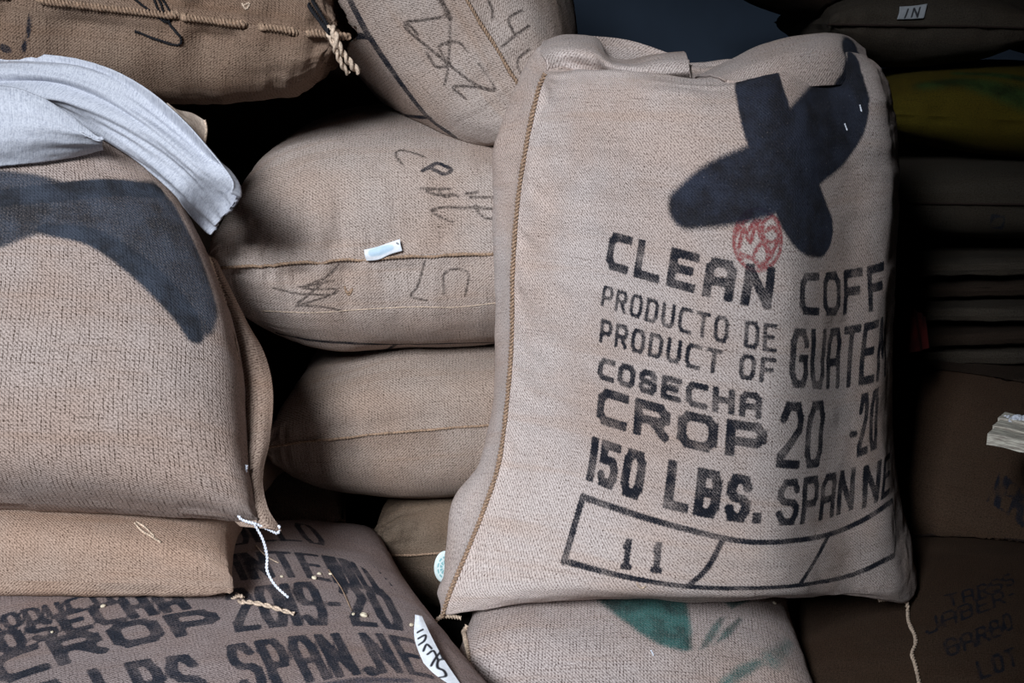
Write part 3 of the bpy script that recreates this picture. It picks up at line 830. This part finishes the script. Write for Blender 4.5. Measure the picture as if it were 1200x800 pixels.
def paper_mat(name, colp=(226, 230, 238), inkc=(28, 28, 36), printc=(120, 170, 200)):
    k = NT(name)
    att = k.n.new('ShaderNodeAttribute'); att.attribute_name = 'ink'
    sc = k.n.new('ShaderNodeSeparateColor'); k.l.new(att.outputs['Color'], sc.inputs[0])
    uvn = k.n.new('ShaderNodeUVMap'); uvn.uv_map = 'UVMap'
    nz = k.noise(uvn.outputs[0], 120, 3)
    c = k.mix(k.ramp(nz, .3, .7), rgb(colp), rgb([x * .93 for x in colp]))
    c = k.mix(k.ramp(sc.outputs[1], .3, .7, 0, .8), c, rgb(printc))
    c = k.mix(k.ramp(sc.outputs[0], .48, .53), c, rgb(inkc))
    k.l.new(c, k.b.inputs['Base Color']); k.b.inputs['Roughness'].default_value = .7
    return k.m
M_tagpaper = paper_mat('white_paper_tag')
M_dimtag = paper_mat('dimmed_paper_label', (150, 154, 160))  # paper greyed so the label looks dimly lit
M_tealtag = paper_mat('round_paper_tag', (214, 228, 228), printc=(92, 160, 168))
def paper(name, ctrl, R, Cn, mat, parent, marks=None, thick=.0012):
    me, P, UV = sheet(ctrl, R, Cn, thick)
    if marks:
        b = Body([(P, UV, False)]); marks(b)
        me.attributes['ink'].data.foreach_set('color', np.concatenate([b.ink, b.ink]).astype(np.float32).ravel())
    return obj(name, me, mat, parent)
def lift_pts(body, pxs, lift):
    out = []
    for p in pxs:
        l, n, _ = body.hit(*p); out.append(l + n * lift)
    return out
paper('paper_tag', [lift_pts(mid1, [(427,291),(441,288),(456,284),(470,280)], .010), lift_pts(mid1, [(428,297),(442,294),(457,290),(471,287)], .013), lift_pts(mid1, [(430,305),(444,303),(458,298),(472,294)], .009)], 14, 30, M_tagpaper, t_mid1,
      lambda b: [spray(b, [(436,296),(448,293),(458,290)], [.008, .009, .007], .008, .55), stroke(b, [(465,285),(467,286)], .003, 0, False)])

t_mid2 = sack('plain unprinted burlap sack lying under the white-tagged sack', mid2, M_tag, seams=[mid2.edge('front')])
t_mid3 = sack('dusky puckered burlap sack at the bottom of the middle stack', mid3, M_dark, seams=[mid3.edge('front')])
cord('seam_tail', pts_at([(436,657,.30),(440,664,.27),(446,668,.25),(453,678,.25),(455,683,.25)]), .005, M_dark, t_mid3, .013, 14)
# round tag
cc = at(521, 665, .19); rx, rz = .018, .029
ctrl = []
def disc(name, mat, parent):
    n, rings = 40, 8; V = []; F = []; g = []
    for k in range(rings + 1):
        for j in range(n):
            a = 2 * math.pi * j / n; f = max(k / rings, .02)
            V.append((cc.x + rx * f * math.cos(a), cc.y + .35 * rx * f * math.cos(a) + .004 * f * f, cc.z + rz * f * math.sin(a)))
            g.append((0, 1.0 if (k in (2, 3, 5) and j % 4) else 0, 0, 0))
    for k in range(rings):
        for j in range(n):
            F.append((k * n + j, (k + 1) * n + j, (k + 1) * n + (j + 1) % n, k * n + (j + 1) % n))
    V2 = [(x, y + .0012, z) for x, y, z in V]; m = len(V)
    F2 = [tuple(i + m for i in f[::-1]) for f in F]
    R = [(rings * n + j, rings * n + j + m, rings * n + (j + 1) % n + m, rings * n + (j + 1) % n) for j in range(n)]
    me = mesh_from(V + V2, F + F2 + R, True, [(v[0], v[2]) for v in V + V2], g + g)
    return obj(name, me, mat, parent)
disc('round_tag', M_tealtag, t_mid3)
t_stub = sack('crumpled end of a dark sack in the gap behind the crop-lettered sack', stub, M_mid, seams=[stub.edge('right')])

# ------------------------------------------------------------------ left stack
text(prt, 'SPAN', [(287,818),(350,802),(424,790)], [(260,757),(325,747),(397,741)], .0132, gap=.14)
text(prt, 'NE', [(446,789),(474,789),(510,796)], [(419,741),(447,742),(484,749)], .0108, gap=.2)
stroke(prt, [(434,785),(436,787)], .019, 0, False)
text(prt, '150 LBS.', [(0,880),(150,842),(268,824)], [(-25,832),(110,783),(242,764)], .0145, gap=.14)
text(prt, 'CROP', [(0,805),(137,762),(267,738)], [(-18,776),(120,734),(250,713)], .018, gap=.14)
text(prt, '2019-20', [(276,741),(352,733),(478,740)], [(260,691),(336,683),(452,691)], .0140, gap=.12)
text(prt, 'COSECHA', [(-35,786),(92,740),(226,713)], [(-48,762),(80,715),(207,690)], .0145, gap=.14)
text(prt, 'PRODUCTO', [(-45,752),(45,729),(150,703)], [(-55,735),(35,712),(136,686)], .0085, gap=.16)
text(prt, 'VINTE', [(250,684),(320,677),(388,682)], [(236,655),(304,646),(372,650)], .012, gap=.16)
text(prt, 'MALA', [(392,683),(425,690),(455,703)], [(376,650),(404,655),(430,668)], .012, gap=.16)
text(prt, 'DELO', [(270,640),(320,634),(385,640)], [(258,617),(306,611),(366,616)], .010, gap=.16)
spray(prt, [(370,805),(425,797),(480,797)], [.007, .008, .006], .008, .6)
t_prt = sack('sack densely stencilled with crop lettering lying on the floor under the left stack', prt, M_print, seams=[prt.edge('right'), prt.edge('front')])
TY = prt.hit(486, 722)[0].y - .05
paper('paper_tag', [[at(x, y, TY - .0016 * (y - 720) - d) for x, y, d in r] for r in (((487,720,0),(490,721,.004),(494,722,0)), ((486,748,0),(495,745,.004),(504,743,0)), ((497,778,0),(508,774,.004),(519,771,0)), ((512,806,0),(525,804,.004),(540,802,0)))], 60, 34, M_tagpaper, t_prt,
      lambda b: hand(b, [[(1130,690),(1095,698),(1092,730),(1120,745),(1130,770),(1098,778)], [(1062,722),(1078,692),(1102,662),(1114,684)], [(1045,668),(1072,652),(1092,694)], [(1026,652),(1040,622),(1062,640)], [(1004,624),(1030,604),(1034,578),(1002,594)], [(998,566),(1022,552)]], 240, 600, 4, .0042, 0))
t_low = sack('tan slumped burlap sack squashed beneath the dark-striped sack', low, M_low)
cord('seam_tail', pts_at([(274,706,-.10),(290,705,-.13),(312,709,-.14),(328,714,-.145),(345,719,-.15)]), .0036, M_rope, t_low, .03, 15)
cord('seam_tail', pts_at([(272,702,-.10),(280,697,-.11),(285,700,-.115)]), .003, M_rope, t_low, .012, 16)
polyfill(big, [(-60,205),(0,198),(40,203),(75,212),(130,212),(180,212),(205,240),(235,300),(256,365),(250,392),(226,403),(212,385),(180,350),(140,312),(100,282),(62,270),(30,280),(0,292),(-60,310)], 1, .016, .76)
spray(big, [(-40,236),(60,226),(130,220),(185,224)], [.016, .018, .017, .014], .010, 1)
spray(big, [(50,268),(110,278),(170,318),(215,365),(228,392)], [.010, .018, .022, .022, .014], .014, 1)
t_big = sack('large burlap sack with broad dark paint stripes partly covered by white cloth', big, M_left)
def flap_pts(pxs): return [at(*p) for p in pxs]
flapL = [(230,300,.24),(246,345,.17),(258,400,.11),(268,460,.05),(274,520,-.01),(274,570,-.06),(276,605,-.08),(284,616,-.09)]
flapR = [(250,304,.22),(286,378,.15),(309,420,.10),(318,465,.05),(314,512,.0),(304,560,-.05),(312,596,-.08),(327,624,-.10)]
flapM = [(a[0] * .35 + b[0] * .65, (a[1] + b[1]) / 2, min(a[2], b[2]) - .012) for a, b in zip(flapL, flapR)]
me, *_ = sheet([[at(*a), at(*m), at(*b)] for a, m, b in zip(flapL, flapM, flapR)], 120, 24, .006, bumpf=lambda U, V, P: .004 * fbm(U * 25, V * 16, 41, 3))
obj('seam_flap', me, M_low, t_big)
cord('white_stitching', pts_at([(289,545,-.085),(284,575,-.105),(280,598,-.115),(282,608,-.118),(300,614,-.115),(316,621,-.11),(326,625,-.105),(327,615,-.10)]), .0024, M_thread, t_big, .009, 17)
cord('white_stitching', pts_at([(284,548,-.09),(286,580,-.11),(288,603,-.118)]), .0014, M_thread, t_big, .008, 18)
cord('hanging_thread', pts_at([(298,614,-.12),(308,632,-.12),(313,652,-.12),(313,668,-.125),(322,685,-.13),(338,700,-.14)]), .0022, M_thread, t_big, .010, 19)

# ------------------------------------------------------------------ top row
stroke(topl, [(36,18),(32,42),(26,62)], .007)
hand(topl, [[(10,168),(30,175)]], 0, 0, 3, .012, 0)
t_topl = sack('burlap sack with a thick roped seam above the white cloth', topl, M_umb, seams=[topl.edge('front', off=.008)], rope_r=.0062)
K3 = lambda L: q8(L, 0, 0, 3)
for i, L in enumerate(([(475,0),(530,40),(575,72),(590,78)], [(560,0),(575,40),(590,78)], [(570,0),(598,40),(596,78),(604,88)], [(475,110),(560,140),(615,156),(634,150),(628,120),(598,84)], [(545,2),(560,40),(580,66)])):
    cord('loose_string', on_body(topl, K3(L), .003), .0022, M_black, t_topl, .009, 20 + i)
kx = [(384,36,.13),(388,32,.12),(392,40,.11),(396,52,.11),(403,64,.12),(412,76,.13),(420,84,.14)]
cord('corner_knot', pts_at(kx), .0055, M_rope, t_topl, .03, 31)
cord('corner_knot', pts_at([(385,40,.12),(390,50,.11),(395,64,.12),(402,78,.13),(408,86,.14)]), .004, M_rope, t_topl, .03, 32)
cord('loose_string', pts_at([(352,-10,.20),(366,12,.16),(378,28,.13),(386,38,.11)]), .0038, M_black, t_topl, .012, 33)
cord('loose_string', pts_at([(360,-10,.20),(372,10,.16),(382,26,.13),(388,40,.11)]), .003, M_black, t_topl, .012, 34)

K5 = lambda L: q8(L, 380, 0, 5)
stroke(topm, K5([(150,0),(205,110),(260,210),(380,390),(480,530),(610,690),(760,800)]), .0125)
stroke(topm, K5([(90,185),(170,205),(255,215)]), .0115)
stroke(topm, K5([(70,290),(170,460),(290,610),(400,655),(500,680),(620,690)]), .009)
hand(topm, [[(690,100),(580,118),(480,130),(485,175),(600,270),(720,370),(880,490),(1000,530)], [(485,135),(550,200)], [(600,310),(660,395),(740,370)], [(670,270),(740,245),(800,255),(850,310)], [(670,270),(690,320),(720,370)],
            [(735,120),(735,250),(725,400),(705,500)], [(830,580),(755,510),(880,510),(1000,530),(960,440),(905,370)], [(960,0),(985,60),(985,110)], [(1160,60),(1080,110),(1110,190)], [(1035,280),(1110,215),(1200,150)], [(1200,290),(1140,340),(1135,390),(1155,430)]], 380, 0, 5, .0042)
hand(topm, [[(680,0),(720,70),(740,110)]], 380, 0, 5, .008)
hand(topm, [[(0,375),(40,370),(30,410),(0,420)], [(0,470),(40,490),(50,430),(90,450)], [(155,560),(185,570)]], 380, 0, 5, .008, 0)
t_topm = sack('tilted burlap sack with box lines and handwriting leaning on the white-tagged sack', topm, M_mid, seams=[topm.edge('front')], rope_r=.0035)

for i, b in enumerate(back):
    lab = ('dark sack at the foot of the column added to darken the left gap', 'second dark sack up in the column added to darken the left gap', 'third dark sack up in the column added to darken the left gap', 'topmost dark sack of the column added to darken the left gap',
           'dark sack at the foot of the column added behind the middle stack to darken its gaps', 'second dark sack in the column added behind the middle stack to darken its gaps', 'topmost dark sack of the column added behind the middle stack to darken its gaps')[i]
    sack(lab, b, M_deepshade, 'sacks added behind to darken the gaps')
# ------------------------------------------------------------------ white cloth
t_cloth = thing('white_cloth', 'white woven cloth draped over the dark-striped sack', 'cloth', big.top_at(-.75, .25) or Vector((-.75, .25, 1.0)))
def cl(px, py, lift, ymin=None):
    l, n, _ = big.hit(px, py)
    d = ray_dir(px, py).normalized()
    return l - d * lift
up = [(-80,68,.24),(0,62,.21),(75,66,.18),(128,80,.14),(172,104,.10),(212,138,.06),(244,174,.03),(270,210,.0),(270,226,.0)]
dn = [(-80,120),(0,118),(50,126),(88,146),(125,172),(165,204),(205,240),(234,270),(245,277)]
ctrl = []
for u_, l_ in zip(up, dn):
    P0 = at(*u_); P1 = cl(l_[0], l_[1], .02); row = []
    for f in (0, .25, .5, .75, 1):
        px, py = u_[0] + (l_[0] - u_[0]) * f, u_[1] + (l_[1] - u_[1]) * f
        yy = P0.y + (P1.y - P0.y) * f - .03 * math.sin(math.pi * f)
        row.append(at(px, py, yy))
    ctrl.append(row)
def folds(seed, amp, fr):
    return lambda U, V, P: amp * (fbm(U * fr + V * 1.2, V * 2.2, seed, 2) * 2 + .6 * fbm(U * fr * 2.7 + V * 3, V * 4, seed + 5, 2)) * smooth(0, .01, U) + .0016 * fbm(U * 90, V * 90, seed + 9, 3)
def cloth_mat(name, col, dk):
    k = NT(name)
    uvn = k.n.new('ShaderNodeUVMap'); uvn.uv_map = 'UVMap'; uv = uvn.outputs[0]
    nz = k.noise(uv, 320, 3, .7); n2 = k.noise(k.vmath('MULTIPLY', uv, (60, 500, 1)), 1.0, 2)
    f = k.math('ADD', k.math('MULTIPLY', nz, .6), k.math('MULTIPLY', n2, .4))
    k.l.new(k.mix(k.ramp(f, .3, .62), rgb(dk), rgb(col)), k.b.inputs['Base Color'])
    k.b.inputs['Roughness'].default_value = .8
    bp = k.n.new('ShaderNodeBump'); bp.inputs['Strength'].default_value = .5; bp.inputs['Distance'].default_value = .0012
    k.l.new(f, bp.inputs['Height']); k.l.new(bp.outputs[0], k.b.inputs['Normal'])
    return k.m
M_white = cloth_mat('white_woven_cloth', (184, 187, 197), (138, 142, 156))
M_hem = cloth_mat('beige_hem_cloth', (206, 190, 176), (150, 132, 118))  # hem piece in its own beige
me, *_ = sheet(ctrl, 170, 120, .003, bumpf=folds(51, .034, 18))
obj('draped_fold', me, M_white, t_cloth)
lob = []
for u_, l_, y0 in (((-80,100),(-80,210),.06),((0,100),(0,198),.06),((45,112),(42,193),.05),((85,136),(82,186),.045),((112,158),(112,178),.04),((119,160),(121,176),.03)):
    P1 = cl(l_[0], l_[1], .015); row = []
    for f in (0, .33, .66, 1):
        px, py = u_[0] + (l_[0] - u_[0]) * f, u_[1] + (l_[1] - u_[1]) * f
        row.append(at(px, py, y0 + (P1.y - y0) * f - .035 * math.sin(math.pi * f)))
    lob.append(row)
me, *_ = sheet(lob, 100, 70, .003, bumpf=folds(61, .014, 22))
obj('hanging_fold', me, M_white, t_cloth)
me, *_ = sheet([[at(196,120,.14), at(212,136,.13), at(226,160,.12)], [at(208,128,.15), at(222,142,.135), at(232,164,.13)], [at(226,133,.17), at(234,148,.15), at(237,168,.14)], [at(240,141,.17), at(242,155,.155), at(239,171,.15)]], 30, 26, .004, bumpf=lambda U, V, P: .004 * fbm(U * 40, V * 30, 71, 2))
h_ = obj('hem_corner', me, M_hem, t_cloth)
cord('hem_stitching', pts_at([(240,141,.16),(242,150,.15),(241,160,.145),(239,171,.14)]), .0022, M_rope, h_, .006, 41)

# ------------------------------------------------------------------ the dim heap at the right
def bgsack(label, A, B, Ht, Hb, loc, rot, mat, seed, marks=None, seam='front', pressed=(), **kw):
    b = pillow(A, B, Ht, Hb, loc, rot, seed=seed, res=kw.pop('res', (100, 90)), **kw)
    for o, ax, sg in pressed: touch(b, o, ax, sg)
    if marks: marks(b)
    return b, sack(label, b, mat, seams=[b.edge(seam)] if seam else [], mat_rope=M_brown)
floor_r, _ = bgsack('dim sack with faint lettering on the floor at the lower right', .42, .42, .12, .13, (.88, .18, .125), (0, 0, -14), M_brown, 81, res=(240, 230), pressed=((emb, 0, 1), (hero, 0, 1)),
    marks=lambda b: [text(b, 'LOT', [(1148,797),(1172,788),(1194,778)], [(1143,775),(1166,766),(1188,757)], .006), text(b, 'GARBO', [(1110,770),(1150,755),(1190,735)], [(1104,750),(1144,736),(1182,716)], .006),
                     text(b, 'JABER-', [(1085,745),(1140,722),(1192,702)], [(1080,727),(1135,706),(1186,686)], .006), text(b, 'TARSS', [(1110,712),(1150,700),(1190,684)], [(1106,697),(1145,686),(1184,670)], .006)])
def hang(p):
    q = at(*p); l, n, _n = floor_r.hit(p[0], p[1])
    return l + n * .004 if (l - CAM_LOC).length < (q - CAM_LOC).length + .006 else q
cord('loose_thread', [hang(p) for p in spline2([(1030,703,.05),(1056,701,.095),(1063,708,.10),(1065,730,.09),(1072,746,.09),(1073,757,.085),(1069,768,.08),(1073,782,.08),(1077,800,.075),(1080,816,.07)], 6)], .0032, M_rope, t_hero, .014, 6)
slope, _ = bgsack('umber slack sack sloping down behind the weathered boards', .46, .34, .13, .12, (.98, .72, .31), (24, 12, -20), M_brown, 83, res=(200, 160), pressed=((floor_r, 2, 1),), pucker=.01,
    marks=lambda b: [text(b, 'NEMO', [(1156,588),(1176,600),(1200,620)], [(1172,552),(1190,566),(1214,586)], .0045)])
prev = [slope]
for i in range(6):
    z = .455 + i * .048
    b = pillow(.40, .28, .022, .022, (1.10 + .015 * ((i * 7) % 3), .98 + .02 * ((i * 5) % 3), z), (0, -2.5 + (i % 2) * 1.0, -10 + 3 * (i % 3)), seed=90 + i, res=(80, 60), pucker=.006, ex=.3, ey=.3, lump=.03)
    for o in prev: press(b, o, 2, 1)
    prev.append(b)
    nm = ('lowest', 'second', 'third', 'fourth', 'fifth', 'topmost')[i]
    t = thing('folded_sack', '%s of the flat folded sacks piled under the shade-darkened sack at right' % nm, 'sack', Vector((b.V[:, 0].mean(), b.V[:, 1].mean(), b.V[:, 2].min())), 'flat folded sacks in the dim pile')
    obj('burlap_body', b.mesh(), M_shade if i % 2 else M_deepshade, t)
olive, _ = bgsack('shade-darkened sack with a faint stamp below the yellow-green sack', .40, .30, .09, .10, (1.08, .98, .83), (0, 0, -6), M_grey, 101, pressed=((prev[-1], 2, 1), (hero, 1, 1)),
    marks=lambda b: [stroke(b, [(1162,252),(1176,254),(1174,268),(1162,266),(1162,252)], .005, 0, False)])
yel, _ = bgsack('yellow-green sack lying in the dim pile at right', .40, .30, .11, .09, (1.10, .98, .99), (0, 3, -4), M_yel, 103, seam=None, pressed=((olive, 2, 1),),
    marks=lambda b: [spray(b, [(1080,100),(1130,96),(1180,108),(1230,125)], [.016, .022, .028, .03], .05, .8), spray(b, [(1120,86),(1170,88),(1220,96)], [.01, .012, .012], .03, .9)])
upA, _ = bgsack('shade-darkened sack with a small white label above the yellow-green sack', .21, .30, .09, .09, (.82, 1.0, 1.175), (0, 1, 0), M_shade, 105, pressed=((yel, 2, 1), (hero, 1, 1)))
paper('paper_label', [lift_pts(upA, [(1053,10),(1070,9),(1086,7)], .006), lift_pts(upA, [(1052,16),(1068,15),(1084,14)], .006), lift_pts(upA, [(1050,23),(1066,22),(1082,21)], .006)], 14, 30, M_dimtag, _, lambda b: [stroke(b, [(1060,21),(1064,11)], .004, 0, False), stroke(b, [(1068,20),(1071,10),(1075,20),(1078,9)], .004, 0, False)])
upB, _ = bgsack('shade-darkened pale sack at the top right edge beside the labelled sack', .24, .26, .11, .10, (1.27, 1.0, 1.20), (0, -4, 0), M_shade, 107, pressed=((yel, 2, 1), (upA, 0, 1)))
upC, _ = bgsack('dark sack slung above the upright sack against the wall', .26, .28, .12, .13, (.66, 1.02, 1.31), (0, 14, 0), M_deepshade, 109, pressed=((upA, 2, 1),))

# red rag in the dark
l0 = Vector((.72, .62, .50))
t_red = thing('red_rag', 'dark red rag tucked in the dim pile beside the upright sack', 'rag', at(1060, 410, .62))
me, *_ = sheet([[at(1040,362,.52), at(1060,360,.50), at(1084,372,.52)], [at(1040,385,.48), at(1062,386,.47), at(1086,392,.50)], [at(1042,412,.46), at(1064,414,.45), at(1088,408,.49)]], 40, 40, .005, bumpf=lambda U, V, P: .012 * fbm(U * 40, V * 12, 77, 2))
obj('rag_cloth', me, M_red, t_red)

# weathered boards sticking in from the right
def board(label, px0, py0, Y0, ln, w, th, dz, ang):
    base = at(px0, py0, Y0) + Vector((0, 0, dz))
    t = thing('wooden_board', label, 'board', base, 'weathered boards at the right edge')
    n = 24; V, F = [], []
    for i in range(n):
        x = ln * i / (n - 1)
        for y, z in ((0, 0), (w, 0), (w, th), (0, th)):
            V.append((x + (.004 * math.sin(y * 90) if i == 0 else 0), y + .0015 * math.sin(i * 1.7), z + .001 * math.sin(i * 2.3 + y * 50)))
    for i in range(n - 1):
        for k in range(4):
            a, b = i * 4 + k, i * 4 + (k + 1) % 4
            F.append((a, b, b + 4, a + 4))
    F += [(3, 2, 1, 0), tuple((n - 1) * 4 + k for k in range(4))]
    me = mesh_from(V, F, False)
    o = obj('plank', me, M_wood, t)
    o.matrix_parent_inverse = Matrix(); o.rotation_euler = (0, math.radians(1), ang)
    return t
for i, (lab, dy) in enumerate((('nearest of three weathered boards lying side by side at right', 0), ('middle of three weathered boards lying side by side at right', 1), ('farthest of three weathered boards lying side by side at right', 2))):
    ang = math.radians(-38)
    board(lab, 1156 + 6 * dy, 521 - 8 * dy, .16 + .036 * dy, .62, .040, .02, .002 * dy, ang)
t_tw = thing('plastic_twist', 'twisted white strap lying on the weathered boards', 'strap', at(1192, 495, .2))
cord('strap', pts_at([(1180,488,.24),(1186,494,.22),(1192,488,.23),(1197,494,.22),(1204,488,.23),(1214,492,.22)]), .006, M_thread, t_tw, .02, 45)

# ------------------------------------------------------------------ spilled beans and crumbs
def bean(px, py, body, label, sz=.0062):
    sz *= .75
    l, n, _ = body.hit(px, py)
    V, F = [], []
    R, Cn = 8, 10
    for i in range(R + 1):
        th = math.pi * i / R
        for j in range(Cn):
            ph = 2 * math.pi * j / Cn
            x, y, z = 1.0 * math.sin(th) * math.cos(ph), .72 * math.sin(th) * math.sin(ph), .55 * math.cos(th)
            if z > 0: z -= .22 * math.exp(-(y / .16) ** 2)
            V.append((x * sz, y * sz, z * sz))
    for i in range(R):
        for j in range(Cn):
            F.append((i * Cn + j, (i + 1) * Cn + j, (i + 1) * Cn + (j + 1) % Cn, i * Cn + (j + 1) % Cn))
    o = obj('coffee_bean', mesh_from(V, F, True), M_bean)
    q = n.to_track_quat('Z', 'Y')
    o.rotation_euler = (q @ Euler((0, 0, px * 1.7)).to_quaternion()).to_euler()
    o.location = l + n * sz * .4
    o['label'] = label; o['category'] = 'bean'; o['group'] = 'pale beans spilled on the sacks'
bean(121, 711, prt, 'pale bean on the crop lettering below the tan slumped sack')
bean(368, 678, prt, 'left one of two pale beans side by side above the year stencil', .007)
bean(374, 673, prt, 'right one of two pale beans side by side above the year stencil', .0055)
bean(387, 673, prt, 'thin pale bean husk right of the paired beans', .0045)
bean(330, 676, prt, 'tan bean beside the hanging white thread', .0045)
bean(482, 733, prt, 'bean caught at the top of the handwritten paper tag', .006)
bean(426, 722, prt, 'largest pale crumb on the year stencil', .0085)
bean(414, 720, prt, 'small crumb left of the largest crumb on the year stencil', .0045)
bean(61, 741, prt, 'tiny crumb at the far left on the crop lettering', .004)
bean(907, 707, emb, 'pale bean on the green emblem sack below the stencilled sack', .006)


# pulled threads and tufts caught in the cloth
for i, (b, par, L, r, m) in enumerate((
        (hero, t_hero, [(746,682),(751,689),(757,686)], .0014, M_rope), (hero, t_hero, [(1007,123),(1009,131)], .0012, M_thread), (hero, t_hero, [(989,145),(992,153)], .0012, M_thread),
        (low, t_low, [(158,613),(166,622),(176,628),(189,636)], .0020, M_rope), (low, t_low, [(160,612),(170,618),(181,629)], .0016, M_rope),
        (mid1, t_mid1, [(403,335),(408,343),(414,337),(409,346),(405,340)], .0020, M_ropedk), (topl, t_topl, [(284,4),(289,11),(293,3),(287,6)], .0020, M_rope),
        (prt, t_prt, [(300,640),(312,652),(326,660)], .0012, M_rope), (prt, t_prt, [(385,668),(400,690),(412,716)], .0009, M_ropedk), (emb, t_emb, [(763,762),(766,768)], .0014, M_thread))):
    cord('pulled_thread', on_body(b, L, .0012, 5), r, m, par, .008, 50 + i)
